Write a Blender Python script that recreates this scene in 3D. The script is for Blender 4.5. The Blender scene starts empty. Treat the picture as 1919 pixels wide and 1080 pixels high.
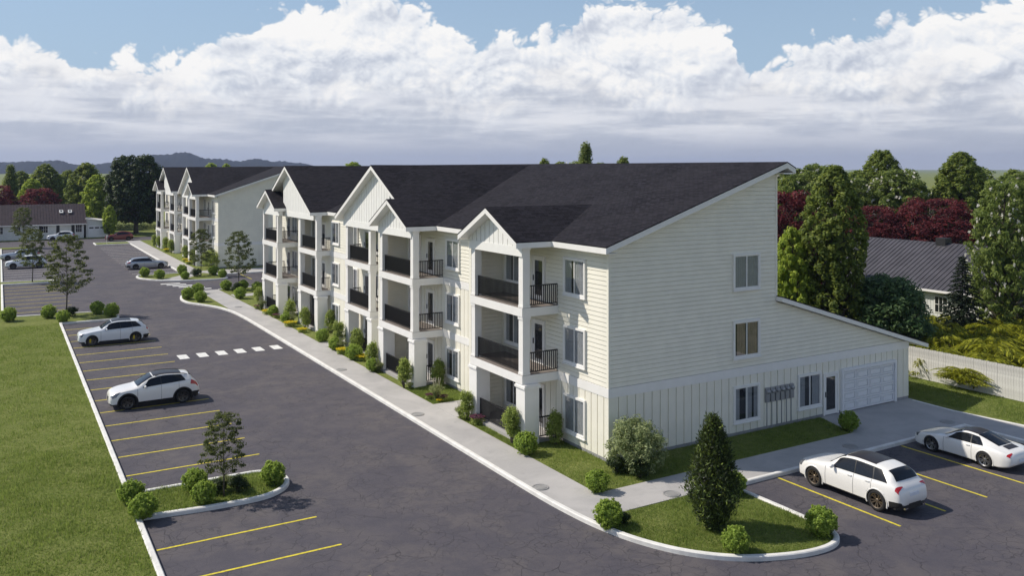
import bpy, math, random
import numpy as np
from mathutils import Vector, Matrix
R = math.radians
scene = bpy.context.scene
COL = scene.collection

# ------------------------------------------------------------------ camera
AZ = math.atan(961.5 / 1620.0)                 # view direction, turned from +Y towards +X
cam_d = bpy.data.cameras.new("camera"); cam = bpy.data.objects.new("camera", cam_d); COL.objects.link(cam)
cam.location = (-22.27, -29.47, 12.5)
cam.rotation_euler = (R(90), 0, -AZ)
cam_d.sensor_width = 36; cam_d.lens = 1620 / 1919 * 36
cam_d.shift_y = -(540 - 316) / 1919
cam_d.clip_start = 0.5; cam_d.clip_end = 20000
scene.camera = cam

# ------------------------------------------------------------------ sun and view
SUN = Vector((-0.75, 0.6375, 1.0)).normalized()
sun_d = bpy.data.lights.new("sun", 'SUN'); sun = bpy.data.objects.new("sun", sun_d); COL.objects.link(sun)
sun_d.energy = 4.0; sun_d.angle = R(0.55); sun_d.color = (1.0, 0.92, 0.80)
sun.rotation_euler = SUN.to_track_quat('Z', 'Y').to_euler()
scene.view_settings.view_transform = 'Standard'; scene.view_settings.look = 'None'
scene.view_settings.gamma = 1; scene.view_settings.use_curve_mapping = False
scene.view_settings.exposure = 0.23
scene.cycles.max_bounces = 6; scene.cycles.transparent_max_bounces = 8
scene.cycles.volume_bounces = 0

# ------------------------------------------------------------------ node helper
class NT:
    def __init__(s, tree): s.t = tree; s.n = tree.nodes; s.l = tree.links
    def node(s, typ, **kw):
        n = s.n.new(typ)
        for k, v in kw.items():
            if k == 'ins':
                for kk, vv in v.items(): s.set(n.inputs[kk], vv)
            else: setattr(n, k, v)
        return n
    def set(s, sock, v):
        if isinstance(v, bpy.types.NodeSocket): s.l.new(v, sock)
        elif v is not None: sock.default_value = v
    def m(s, op, a, b=None, c=None, clamp=False):
        n = s.n.new('ShaderNodeMath'); n.operation = op; n.use_clamp = clamp
        for i, v in enumerate((a, b, c)):
            if v is not None: s.set(n.inputs[i], v)
        return n.outputs[0]
    def v(s, op, a, b=None):
        n = s.n.new('ShaderNodeVectorMath'); n.operation = op
        s.set(n.inputs[0], a)
        if b is not None: s.set(n.inputs['Scale'] if op == 'SCALE' else n.inputs[1], b)
        return n.outputs['Value'] if op in ('DOT_PRODUCT', 'LENGTH') else n.outputs[0]
    def noise(s, vec, scale, detail=4, rough=.5, dist=0.0):
        n = s.n.new('ShaderNodeTexNoise'); s.set(n.inputs['Vector'], vec)
        n.inputs['Scale'].default_value = scale; n.inputs['Detail'].default_value = detail
        n.inputs['Roughness'].default_value = rough; n.inputs['Distortion'].default_value = dist
        return n.outputs['Fac']
    def smooth(s, x, a, b, lo=0.0, hi=1.0):
        n = s.n.new('ShaderNodeMapRange'); n.interpolation_type = 'SMOOTHSTEP'
        s.set(n.inputs[0], x); s.set(n.inputs[1], a); s.set(n.inputs[2], b); s.set(n.inputs[3], lo); s.set(n.inputs[4], hi)
        return n.outputs[0]
    def mix(s, f, a, b):
        n = s.n.new('ShaderNodeMix'); n.data_type = 'RGBA'
        s.set(n.inputs[0], f); s.set(n.inputs[6], a); s.set(n.inputs[7], b)
        return n.outputs[2]
    def ramp(s, f, stops, interp='LINEAR'):
        n = s.n.new('ShaderNodeValToRGB'); n.color_ramp.interpolation = interp; s.set(n.inputs[0], f)
        e = n.color_ramp.elements
        while len(e) < len(stops): e.new(0.5)
        for el, (p, c) in zip(e, stops): el.position = p; el.color = (*c[:3], 1)
        return n.outputs[0]

# ------------------------------------------------------------------ world: sky with a bank of cumulus
world = bpy.data.worlds.new("World"); scene.world = world; world.use_nodes = True
W = NT(world.node_tree); W.n.clear()
sky = W.node('ShaderNodeTexSky', sky_type='NISHITA', sun_disc=False)
sky.sun_elevation = math.asin(SUN.z); sky.sun_rotation = math.atan2(SUN.x, SUN.y)
sky.altitude = 100; sky.air_density = 1.0; sky.dust_density = 0.6; sky.ozone_density = 2.5
gen = W.node('ShaderNodeTexCoord').outputs['Generated']
d = W.v('NORMALIZE', gen)
FWD = (math.sin(AZ), math.cos(AZ), 0.0); RGT = (math.cos(AZ), -math.sin(AZ), 0.0)
def cloud_field(dv):
    """billowing height field of the clouds, sampled in direction space"""
    p = W.v('MULTIPLY', dv, (1.0, 1.0, 1.25))
    wn = W.node('ShaderNodeTexNoise'); W.set(wn.inputs['Vector'], p); wn.inputs['Scale'].default_value = 8; wn.inputs['Detail'].default_value = 2; wn.inputs['Roughness'].default_value = .5
    pw = W.v('ADD', p, W.v('SCALE', W.v('SUBTRACT', wn.outputs['Color'], (.5, .5, .5)), .03))
    h = W.m('MULTIPLY', W.m('SUBTRACT', wn.outputs['Fac'], .5), .11)
    for sc, am in ((19, .125), (39, .085), (83, .048), (175, .026)):
        h = W.m('ADD', h, W.m('MULTIPLY', W.m('ABSOLUTE', W.m('SUBTRACT', W.noise(pw, sc, 0, .5), .5)), am))
    return W.m('SUBTRACT', h, .026)
el = W.node('ShaderNodeSeparateXYZ'); W.set(el.inputs[0], d); el = el.outputs['Z']
az = W.m('ARCTAN2', W.v('DOT_PRODUCT', d, RGT), W.v('DOT_PRODUCT', d, FWD))
t = W.m('DIVIDE', W.m('ADD', az, .60), 1.20, clamp=True)
fc = W.node('ShaderNodeFloatCurve'); W.set(fc.inputs['Value'], t)
prof = [(0, 62), (70, 60), (115, 80), (140, 118), (230, 110), (380, 108), (450, 80), (520, 30), (600, 8), (700, 8), (790, 30), (880, 80), (905, 92), (940, 52),
        (1050, 45), (1120, 16), (1200, 14), (1300, 18), (1370, 48), (1405, 116), (1440, 100), (1560, 70), (1700, 48), (1820, 20), (1919, 8)]
cv = fc.mapping.curves[0]
pts = [((math.atan((x - 959.5) / 1620) + .60) / 1.20, ((316 - y) / math.hypot(1620, x - 959.5)) / .3) for x, y in prof]
cv.points[0].location = (0, pts[0][1]); cv.points[1].location = (1, pts[-1][1])
for a, b in pts: cv.points.new(a, b)
fc.mapping.update()
top = W.m('MULTIPLY', fc.outputs[0], .3)
h0 = cloud_field(d)
up = Vector((0, 0, 1)) * .75 + Vector(RGT) * -.55 + Vector(FWD) * -.1
h1 = cloud_field(W.v('ADD', d, tuple(up * .0075)))
up2 = Vector((0, 0, 1)) * .9 + Vector(RGT) * -.4
pl = W.v('MULTIPLY', d, (1., 1., 1.7))
g0 = W.noise(pl, 9, 1, .5); g1 = W.noise(W.v('ADD', pl, tuple(up2 * .045)), 9, 1, .5)
depth = W.m('SUBTRACT', top, el)
dens = W.m('ADD', W.m('MULTIPLY', depth, 1.5), W.m('MULTIPLY', h0, .85))
alpha = W.smooth(dens, -.003, .013)
# looser clouds higher up, going on over the whole sky
hi = W.noise(W.v('MULTIPLY', d, (1., 1., 2.0)), 2.6, 4, .58)
alpha2 = W.m('MULTIPLY', W.smooth(hi, .53, .68), W.smooth(el, .2, .32))
lit = W.m('ADD', W.m('MULTIPLY', W.m('SUBTRACT', h0, h1), 11.0), W.m('MULTIPLY', W.m('SUBTRACT', g0, g1), 2.0))
lit = W.m('ADD', W.m('ADD', lit, .70), W.smooth(depth, .03, .16, .12, -.30))
edge = W.m('MULTIPLY', W.smooth(dens, .0, .035, 1, 0), .18)
lit = W.m('ADD', lit, edge, clamp=True)
ccol = W.ramp(lit, [(0, (3.9, 4.35, 5.25)), (.35, (5.1, 5.475, 6.225)), (.7, (7.05, 7.275, 7.65)), (1, (8.25, 8.175, 8.1))])
lay = W.noise(W.v('MULTIPLY', d, (1., 1., 8.)), 6.5, 4, .6)
clow = W.mix(W.smooth(lay, .38, .64), (4.125, 4.47, 5.25, 1), (6.45, 6.6, 7.05, 1))
ccol = W.mix(W.smooth(W.m('ADD', el, W.m('MULTIPLY', h0, .7)), .055, .12, .85, 0), ccol, clow)
ccol = W.mix(W.smooth(el, .012, .052, .95, 0), ccol, (3.69, 3.99, 4.8, 1))
skyc = W.mix(W.smooth(el, .05, .45, .85, .0), sky.outputs[0], (3.3, 4.45, 5.85, 1))
col = W.mix(alpha, W.mix(alpha2, skyc, (6.2, 6.4, 6.7, 1)), ccol)
bg = W.node('ShaderNodeBackground', ins={'Color': col, 'Strength': .1})
W.l.new(bg.outputs[0], W.node('ShaderNodeOutputWorld').inputs[0])
world.cycles.sampling_method = 'NONE'

# ------------------------------------------------------------------ materials
def mat(name, color, rough=.7, metal=0., var=0., vscale=3., bump=0., bscale=30., spec=.35, coat=0., color2=None, coords='Object'):
    m = bpy.data.materials.new(name); m.use_nodes = True
    T = NT(m.node_tree); T.n.clear()
    p = T.node('ShaderNodeBsdfPrincipled'); T.l.new(p.outputs[0], T.node('ShaderNodeOutputMaterial').inputs[0])
    p.inputs['Roughness'].default_value = rough; p.inputs['Metallic'].default_value = metal
    p.inputs['Specular IOR Level'].default_value = spec; p.inputs['Coat Weight'].default_value = coat
    p.inputs['Coat Roughness'].default_value = .04
    p.inputs['Base Color'].default_value = (*color, 1)
    tc = T.node('ShaderNodeTexCoord').outputs[coords] if coords != 'World' else T.node('ShaderNodeNewGeometry').outputs['Position']
    if var or color2:
        c2 = color2 or tuple(c * (1 - var) for c in color)
        f = T.smooth(T.noise(tc, vscale, 6, .6), .35, .65)
        T.set(p.inputs['Base Color'], T.mix(f, (*color, 1), (*c2, 1)))
    if bump:
        b = T.node('ShaderNodeBump', ins={'Height': T.noise(tc, bscale, 4, .6), 'Strength': bump}); b.inputs['Distance'].default_value = .02
        T.l.new(b.outputs[0], p.inputs['Normal'])
    return m
M = {}
M['siding'] = mat('cream_siding', (.81, .785, .69), .55, var=.06, vscale=1.3, bump=.15, bscale=60)
M['trim'] = mat('white_trim', (.80, .79, .77), .5, var=.04, vscale=2)
M['gable'] = mat('white_board', (.80, .80, .78), .55, var=.04, vscale=2)
M['plinth'] = mat('grey_plinth', (.30, .30, .31), .8, var=.2, bump=.2)
M['deck'] = mat('brown_deck', (.22, .19, .17), .7, var=.3, vscale=5)
M['iron'] = mat('black_railing', (.012, .012, .014), .4)
M['kerb'] = mat('white_kerb', (.74, .73, .70), .75, var=.15, vscale=1.7, bump=.3, bscale=25, coords='World')
M['yellow'] = mat('yellow_paint', (.72, .60, .05), .7, var=.35, vscale=9, coords='World')
M['whitepaint'] = mat('white_paint', (.75, .75, .73), .7, var=.2, vscale=7, coords='World')
M['interior'] = mat('dark_room', (.035, .033, .035), .8)
M['meter'] = mat('grey_meter', (.33, .34, .36), .45, metal=.5)
M['curtain'] = mat('grey_curtain', (.50, .49, .48), .9, var=.12, vscale=2)
M['curtain_tan'] = mat('tan_curtain', (.50, .36, .26), .9, var=.2, vscale=2)
M['manhole'] = mat('manhole_iron', (.35, .345, .34), .6, metal=.4, bump=.5)
M['bark'] = mat('bark', (.10, .085, .07), .9, var=.4, vscale=8, bump=.6, bscale=20)
M['fence'] = mat('white_fence', (.62, .61, .58), .7, var=.28, vscale=2.2, bump=.2)
M['metalroof'] = mat('grey_metal_roof', (.085, .082, .095), .55, metal=.2, var=.25, vscale=.8)
M['brownroof'] = mat('maroon_tile_roof', (.050, .034, .042), .7, var=.3, vscale=1.5)
M['housewall'] = mat('white_house_wall', (.66, .67, .66), .65, var=.1)
M['garage'] = mat('white_garage_door', (.76, .77, .79), .5, var=.03)

def asphalt():
    m = bpy.data.materials.new('asphalt'); m.use_nodes = True
    T = NT(m.node_tree); T.n.clear()
    p = T.node('ShaderNodeBsdfPrincipled'); T.l.new(p.outputs[0], T.node('ShaderNodeOutputMaterial').inputs[0])
    g = T.node('ShaderNodeNewGeometry').outputs['Position']
    a = T.smooth(T.noise(g, .3, 5, .6, .4), .34, .66); b = T.smooth(T.noise(g, 1.1, 6, .7, .3), .42, .62)
    fine = T.noise(g, 55, 3, .7)
    pw = T.v('ADD', g, T.v('SCALE', T.node('ShaderNodeTexNoise', ins={'Vector': g, 'Scale': 1.1, 'Detail': 4}).outputs['Color'], .9))
    vo = T.node('ShaderNodeTexVoronoi', feature='DISTANCE_TO_EDGE'); T.set(vo.inputs['Vector'], pw); vo.inputs['Scale'].default_value = .62
    vo2 = T.node('ShaderNodeTexVoronoi', feature='DISTANCE_TO_EDGE'); T.set(vo2.inputs['Vector'], pw); vo2.inputs['Scale'].default_value = 2.1
    crack = T.m('MULTIPLY', T.smooth(vo.outputs['Distance'], .0, .02, 1, 0), T.smooth(T.noise(g, .35, 3), .45, .6))
    crack2 = T.m('MULTIPLY', T.smooth(vo2.outputs['Distance'], .0, .035, 1, 0), T.smooth(T.noise(g, .5, 4), .40, .56))
    c = T.mix(a, (.066, .061, .078, 1), (.100, .089, .094, 1))
    c = T.mix(T.m('MULTIPLY', b, .62), c, (.050, .048, .066, 1))
    c = T.mix(T.smooth(fine, .35, .75, 0, .5), c, (.13, .12, .12, 1))
    c = T.mix(T.m('MULTIPLY', T.m('MAXIMUM', crack, crack2), .62), c, (.028, .027, .032, 1))
    T.set(p.inputs['Base Color'], c); p.inputs['Roughness'].default_value = .82; p.inputs['Specular IOR Level'].default_value = .3
    bn = T.node('ShaderNodeBump', ins={'Height': T.m('SUBTRACT', fine, T.m('MULTIPLY', T.m('MAXIMUM', crack, crack2), 1.5)), 'Strength': .5}); bn.inputs['Distance'].default_value = .012
    T.l.new(bn.outputs[0], p.inputs['Normal'])
    return m
M['asphalt'] = asphalt()
def concrete():
    m = bpy.data.materials.new('concrete'); m.use_nodes = True
    T = NT(m.node_tree); T.n.clear()
    p = T.node('ShaderNodeBsdfPrincipled'); T.l.new(p.outputs[0], T.node('ShaderNodeOutputMaterial').inputs[0])
    g = T.node('ShaderNodeNewGeometry').outputs['Position']
    a = T.smooth(T.noise(g, .5, 6, .62, .6), .3, .7); fine = T.noise(g, 40, 3, .6)
    c = T.mix(a, (.43, .415, .405, 1), (.35, .34, .335, 1))
    c = T.mix(T.smooth(T.noise(g, 1.8, 5, .6), .55, .75, 0, .45), c, (.27, .265, .265, 1))
    T.set(p.inputs['Base Color'], c); p.inputs['Roughness'].default_value = .75
    bn = T.node('ShaderNodeBump', ins={'Height': fine, 'Strength': .2}); bn.inputs['Distance'].default_value = .01
    T.l.new(bn.outputs[0], p.inputs['Normal'])
    return m
M['concrete'] = concrete()
def grass_mat(name, c1, c2, c3):
    m = bpy.data.materials.new(name); m.use_nodes = True
    T = NT(m.node_tree); T.n.clear()
    p = T.node('ShaderNodeBsdfPrincipled'); T.l.new(p.outputs[0], T.node('ShaderNodeOutputMaterial').inputs[0])
    g = T.node('ShaderNodeNewGeometry').outputs['Position']
    a = T.smooth(T.noise(T.v('MULTIPLY', g, (1, 1, .1)), .45, 6, .65, .5), .3, .7)
    b = T.smooth(T.noise(g, 3.2, 6, .7, .3), .35, .68)
    c = T.mix(a, (*c1, 1), (*c2, 1)); c = T.mix(T.m('MULTIPLY', b, .6), c, (*c3, 1))
    T.set(p.inputs['Base Color'], c); p.inputs['Roughness'].default_value = .9; p.inputs['Specular IOR Level'].default_value = .1
    hh = T.m('ADD', T.noise(g, 2.4, 6, .7), T.m('MULTIPLY', T.noise(g, 22, 4, .7), .5))
    bn = T.node('ShaderNodeBump', ins={'Height': hh, 'Strength': .8}); bn.inputs['Distance'].default_value = .12
    T.l.new(bn.outputs[0], p.inputs['Normal'])
    return m
M['lawn'] = grass_mat('lawn', (.155, .19, .045), (.22, .24, .075), (.085, .11, .022))
M['field'] = grass_mat('field', (.17, .20, .05), (.21, .22, .065), (.10, .13, .035))
M['hill'] = grass_mat('hill_forest', (.012, .015, .011), (.016, .018, .013), (.008, .010, .008))
def shingle():
    m = bpy.data.materials.new('dark_shingles'); m.use_nodes = True
    T = NT(m.node_tree); T.n.clear()
    p = T.node('ShaderNodeBsdfPrincipled'); T.l.new(p.outputs[0], T.node('ShaderNodeOutputMaterial').inputs[0])
    uv = T.node('ShaderNodeUVMap').outputs[0]
    br = T.node('ShaderNodeTexBrick'); T.set(br.inputs['Vector'], uv)
    br.inputs['Color1'].default_value = (.009, .0085, .012, 1); br.inputs['Color2'].default_value = (.026, .024, .032, 1); br.inputs['Mortar'].default_value = (.004, .004, .005, 1)
    br.inputs['Scale'].default_value = 1; br.inputs['Mortar Size'].default_value = .014; br.inputs['Mortar Smooth'].default_value = .3
    br.inputs['Brick Width'].default_value = .33; br.inputs['Row Height'].default_value = .16
    n = T.noise(uv, .35, 4, .6); n2 = T.noise(uv, 9, 4, .7)
    c = T.mix(T.smooth(n, .3, .7, 0, .35), br.outputs['Color'], (.032, .030, .036, 1))
    c = T.mix(T.smooth(n2, .45, .75, 0, .4), c, (.04, .038, .043, 1))
    T.set(p.inputs['Base Color'], c); p.inputs['Roughness'].default_value = .9; p.inputs['Specular IOR Level'].default_value = .12
    bn = T.node('ShaderNodeBump', ins={'Height': T.m('SUBTRACT', T.m('MULTIPLY', n2, .3), br.outputs['Fac']), 'Strength': .6}); bn.inputs['Distance'].default_value = .02
    T.l.new(bn.outputs[0], p.inputs['Normal'])
    return m
M['shingle'] = shingle()
def glass():
    m = bpy.data.materials.new('window_glass'); m.use_nodes = True
    T = NT(m.node_tree); T.n.clear()
    lw = T.node('ShaderNodeLayerWeight'); fac = T.m('ADD', T.m('MULTIPLY', T.m('POWER', lw.outputs['Facing'], 4.0), .7), .05, clamp=True)
    tr = T.node('ShaderNodeBsdfTransparent'); tr.inputs[0].default_value = (.86, .88, .9, 1)
    gl = T.node('ShaderNodeBsdfGlossy'); gl.inputs['Roughness'].default_value = .02
    mx = T.node('ShaderNodeMixShader', ins={0: fac, 1: tr.outputs[0], 2: gl.outputs[0]})
    T.l.new(mx.outputs[0], T.node('ShaderNodeOutputMaterial').inputs[0])
    return m
M['glass'] = glass()
M['darkglass'] = mat('tinted_car_glass', (.010, .012, .016), .04, spec=.42)

# ------------------------------------------------------------------ mesh helpers
class MB:
    """collects vertices and faces for one mesh"""
    def __init__(s): s.v = []; s.f = []; s.mi = []
    def poly(s, pts, mi=0):
        i = len(s.v); s.v += [tuple(p) for p in pts]; s.f.append(tuple(range(i, i + len(pts)))); s.mi.append(mi)
    def box(s, x0, x1, y0, y1, z0, z1, mi=0):
        i = len(s.v)
        s.v += [(x, y, z) for z in (z0, z1) for x, y in ((x0, y0), (x1, y0), (x1, y1), (x0, y1))]
        for f in ((0, 3, 2, 1), (4, 5, 6, 7), (0, 1, 5, 4), (1, 2, 6, 5), (2, 3, 7, 6), (3, 0, 4, 7)):
            s.f.append(tuple(i + k for k in f)); s.mi.append(mi)
        return s
    def prism(s, pts, vec, mi=0, mtop=None):
        """polygon pts (list of 3d) swept by vec"""
        n = len(pts); i = len(s.v); vec = Vector(vec)
        s.v += [tuple(p) for p in pts] + [tuple(Vector(p) + vec) for p in pts]
        s.f.append(tuple(range(i + n - 1, i - 1, -1))); s.mi.append(mi)
        s.f.append(tuple(range(i + n, i + 2 * n))); s.mi.append(mi if mtop is None else mtop)
        for k in range(n):
            s.f.append((i + k, i + (k + 1) % n, i + n + (k + 1) % n, i + n + k)); s.mi.append(mi)
        return s
    def tube(s, pts, rad, n=6, cap=True, mi=0):
        pts = [Vector(p) for p in pts]; rad = rad if hasattr(rad, '__len__') else [rad] * len(pts)
        base = len(s.v)
        for k, p in enumerate(pts):
            tdir = (pts[min(k + 1, len(pts) - 1)] - pts[max(k - 1, 0)]).normalized()
            a = tdir.orthogonal().normalized() if k == 0 else (a - tdir * a.dot(tdir)).normalized()
            b = tdir.cross(a)
            for j in range(n):
                an = 2 * math.pi * j / n
                s.v.append(tuple(p + (a * math.cos(an) + b * math.sin(an)) * rad[k]))
        for k in range(len(pts) - 1):
            for j in range(n):
                s.f.append((base + k * n + j, base + k * n + (j + 1) % n, base + (k + 1) * n + (j + 1) % n, base + (k + 1) * n + j)); s.mi.append(mi)
        if cap:
            s.f.append(tuple(base + j for j in reversed(range(n)))); s.mi.append(mi)
            s.f.append(tuple(base + (len(pts) - 1) * n + j for j in range(n))); s.mi.append(mi)
        return s
    def lathe(s, prof, n=24, axis='z', mi=0, closed=True):
        """prof list of (r, h)"""
        base = len(s.v)
        for r, h in prof:
            for j in range(n):
                an = 2 * math.pi * j / n; c, q = r * math.cos(an), r * math.sin(an)
                s.v.append((c, q, h) if axis == 'z' else (c, h, q))
        for k in range(len(prof) - 1):
            for j in range(n):
                s.f.append((base + k * n + j, base + k * n + (j + 1) % n, base + (k + 1) * n + (j + 1) % n, base + (k + 1) * n + j)); s.mi.append(mi)
        return s
    def mesh(s, name, mats, smooth=False, uv=None):
        me = bpy.data.meshes.new(name); me.from_pydata(s.v, [], s.f)
        for m in (mats if isinstance(mats, (list, tuple)) else [mats]): me.materials.append(m)
        if any(s.mi): me.polygons.foreach_set('material_index', s.mi)
        if smooth: me.polygons.foreach_set('use_smooth', [True] * len(s.f))
        if uv:
            l = me.uv_layers.new(name='UVMap')
            for lp in me.loops: l.data[lp.index].uv = uv(me.vertices[lp.vertex_index].co)
        me.update(); return me
def obj(name, me, parent=None, loc=None, rz=None, scale=None):
    o = bpy.data.objects.new(name, me); COL.objects.link(o)
    if parent: o.parent = parent
    if loc is not None: o.location = loc
    if rz is not None: o.rotation_euler = (0, 0, rz)
    if scale is not None: o.scale = scale if hasattr(scale, '__len__') else (scale,) * 3
    return o
def tag(o, label=None, cat=None, group=None, kind=None):
    if label: o['label'] = label
    if cat: o['category'] = cat
    if group: o['group'] = group
    if kind: o['kind'] = kind
    return o
def empty(name, loc=(0, 0, 0), rz=0., scale=1.):
    o = bpy.data.objects.new(name, None); COL.objects.link(o); o.location = loc; o.rotation_euler = (0, 0, rz)
    o.scale = (scale,) * 3 if not hasattr(scale, '__len__') else scale; o.empty_display_size = .2
    return o
def copy_tree(o, parent=None):
    c = o.copy(); COL.objects.link(c); c.parent = parent
    for ch in list(o.children): copy_tree(ch, c)
    return c
_cache = {}
def cached(key, fn):
    if key not in _cache: _cache[key] = fn()
    return _cache[key]
# ================================================================== the ground
ZR = -.1
def ccw(poly):
    a = sum(x0 * y1 - x1 * y0 for (x0, y0), (x1, y1) in zip(poly, poly[1:] + poly[:1]))
    return poly if a > 0 else poly[::-1]
def slab(name, poly, ztop, m, zbot=-.3, parent=None):
    poly = ccw(poly)
    o = obj(name, MB().prism([(x, y, zbot) for x, y in poly], (0, 0, ztop - zbot)).mesh(name, m), parent)
    if not parent: o['kind'] = 'structure'
    return o
def catmull(pts, n=6):
    out = []
    P = [pts[0]] + list(pts) + [pts[-1]]
    for i in range(1, len(P) - 2):
        p0, p1, p2, p3 = (np.array(P[i + k], float) for k in (-1, 0, 1, 2))
        for k in range(n):
            t = k / n
            out.append(tuple(.5 * (2 * p1 + (p2 - p0) * t + (2 * p0 - 5 * p1 + 4 * p2 - p3) * t * t + (3 * p1 - p0 - 3 * p2 + p3) * t ** 3)))
    out.append(tuple(pts[-1])); return out
def kerb(path, w=.2, z1=.065, z0=-.3):
    """kerb stone swept along a path, with softened top edges"""
    n = len(path); P = [Vector((*p, 0)) for p in path]; mb = MB(); prof = [(-.5, z0), (-.5, z1 - .03), (-.34, z1), (.34, z1), (.5, z1 - .03), (.5, z0)]
    closed = (P[0] - P[-1]).length < .01
    for i, p in enumerate(P):
        if closed and i == n - 1: break
        a = (P[i] - P[i - 1] if i else (P[0] - P[-2] if closed else P[1] - P[0])).normalized()
        b = (P[(i + 1) % n] - P[i] if i < n - 1 else a).normalized()
        na, nb = Vector((-a.y, a.x, 0)), Vector((-b.y, b.x, 0)); nn = (na + nb).normalized(); k = 1 / max(.5, nn.dot(na))
        for u, z in prof: mb.v.append(tuple(p + nn * (u * w * k) + Vector((0, 0, z))))
    q = len(prof); cnt = n - 1
    for i in range(cnt):
        j = (i + 1) % (n - 1) if closed else i + 1
        for k in range(q - 1):
            mb.f.append((i * q + k, j * q + k, j * q + k + 1, i * q + k + 1)); mb.mi.append(0)
    if not closed:
        mb.f.append(tuple(range(q))); mb.f.append(tuple((n - 1) * q + k for k in reversed(range(q)))); mb.mi += [0, 0]
    o = obj('kerb', mb.mesh('kerb', M['kerb'])); o['kind'] = 'structure'; return o

def far_ground():
    mb = MB(); n = 48; rs = [0, 400, 1500, 5000, 9000]
    for r in rs[1:]:
        for j in range(n): mb.v.append((r * math.cos(2 * math.pi * j / n), 60 + r * math.sin(2 * math.pi * j / n), -.22))
    mb.f.append(tuple(range(n)))
    for k in range(len(rs) - 2):
        for j in range(n): mb.f.append((k * n + j, (k + 1) * n + j, (k + 1) * n + (j + 1) % n, k * n + (j + 1) % n))
    mb.mi = [0] * len(mb.f)
    o = obj('ground', mb.mesh('ground', M['field'])); o['kind'] = 'structure'
far_ground()
road = obj('car_park', MB().prism([(-60, -70, -.2), (60, -70, -.2), (60, 142.5, -.2), (-60, 142.5, -.2)], (0, 0, .1)).mesh('car_park', M['asphalt'])); road['kind'] = 'structure'

IS1 = [(-18.08, 3.86), (-15.8, 3.66), (-13.9, 3.62), (-12.95, 4.0), (-12.42, 4.7), (-12.35, 5.5), (-12.7, 6.25), (-13.3, 6.5), (-16, 6.5), (-18.08, 6.5)]
IS1c = [IS1[0]] + catmull(IS1[1:8], 5) + IS1[8:]
IS1e = [(-18.08, 49.0), (-14.3, 49.0), (-13.7, 49.5), (-13.6, 50.6), (-14.0, 51.9), (-15.2, 53.8), (-18.5, 54.2), (-22.05, 54.6)]
IS1f = [(-22.05, 78.4), (-17.4, 78.2), (-16.7, 79.2), (-17.4, 80.2), (-22.05, 80.6)]
slab('lawn', [(-300, -70), (-18.08, -70)] + IS1c + IS1e + IS1f + [(-22.05, 126), (-18.5, 126), (-18.5, 128.6), (-300, 128.6)], 0, M['lawn'])
K1c = catmull([(-4.47, 2), (-4.47, -1.2), (-4.4, -3.2), (-4.2, -5.0), (-3.75, -6.7), (-2.95, -8.2), (-1.75, -9.35), (-.2, -10.05), (1.1, -10.25), (2.0, -10.0), (2.45, -9.3), (2.5, -8.4)], 6)
slab('lawn', [(-3.98, -4.52)] + [(x + .04, y + .04) for x, y in K1c if y < -5.4] + [(2.5, -5.0), (2.35, -4.52)], 0, M['lawn'])
slab('lawn', [(-2.5, -2.55), (12.4, -2.55), (13.3, .3), (20.3, .3), (20.12, -2.7), (20.6, -6), (22.6, -66), (300, -66), (300, 128), (120, 128), (60, 62.6), (-2.75, 62.6), (-2.5, 45)], -.004, M['lawn'])
K2c = catmull([(-4.5, 40), (-4.55, 44.5), (-4.75, 48), (-5.3, 51), (-6.3, 53.4), (-7.1, 55.3), (-7.25, 57.8), (-6.7, 60.4), (-5.6, 62.1), (-4.7, 62.6)], 5)
slab('lawn', [(-4.68, 50.0)] + [(x, y) for x, y in K2c if y > 49.5] + [(-4.72, 62.4)], 0, M['lawn'])
IS3 = [(-8.6, 78.4), (-8.35, 76.4), (-7.0, 74.0), (-5, 72.3), (-2.5, 71.7), (-.7, 71.6), (.1, 72.1), (.25, 73.2), (-.2, 75.6), (-.2, 76.2)]
IS3c = catmull(IS3, 4)
slab('lawn', IS3c + [(-.2, 76.3), (-1.2, 78.4), (-3.4, 79.6), (-8.2, 79.4)], 0, M['lawn'])
slab('lawn', [(-1.2, 80.6), (60, 80.6), (120, 128), (120, 136), (-1.2, 133)], 0, M['lawn'])
slab('lawn', [(-8.6, 126.6), (-3.45, 126.6), (-3.45, 131), (-8.6, 131)], 0, M['lawn'])
slab('lawn', [(-300, 142.6), (300, 142.6), (300, 420), (-300, 420)], -.02, M['lawn'])
# pavements and paths
slab('pavement', [(-4.4, -2.0), (-4.34, -3.4), (-4.2, -4.5), (-2.5, -4.5), (-2.5, 45), (-2.78, 62.8), (-4.7, 62.8), (-4.65, 49.5), (-4.42, 42)], .006, M['concrete'])
slab('pavement', [(-2.5, -4.46), (18.05, -4.46), (18.5, -66), (22.6, -66), (20.6, -6), (20.12, -2.7), (20.3, .3), (13.3, .3), (12.4, -2.55), (-2.5, -2.55)], .002, M['concrete'])
for y0, y1, x1 in ((9.3, 12.0, -.0), (29.2, 30.9, -.3), (56.6, 58.4, 3.)):
    slab('path', [(-2.55, y0), (x1, y0), (x1, y1), (-2.55, y1)], .012, M['concrete'])
slab('pavement', [(-3.4, 79.6), (-1.2, 78.4), (-.2, 76.25), (60, 76.25), (60, 80.6), (-1.2, 80.6), (-1.2, 132.8), (-3.4, 132.8)], .006, M['concrete'])
slab('path', [(-6.6, 73.9), (-4.9, 72.6), (-1.6, 77.4), (-2.6, 79.0)], .012, M['concrete'])
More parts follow.
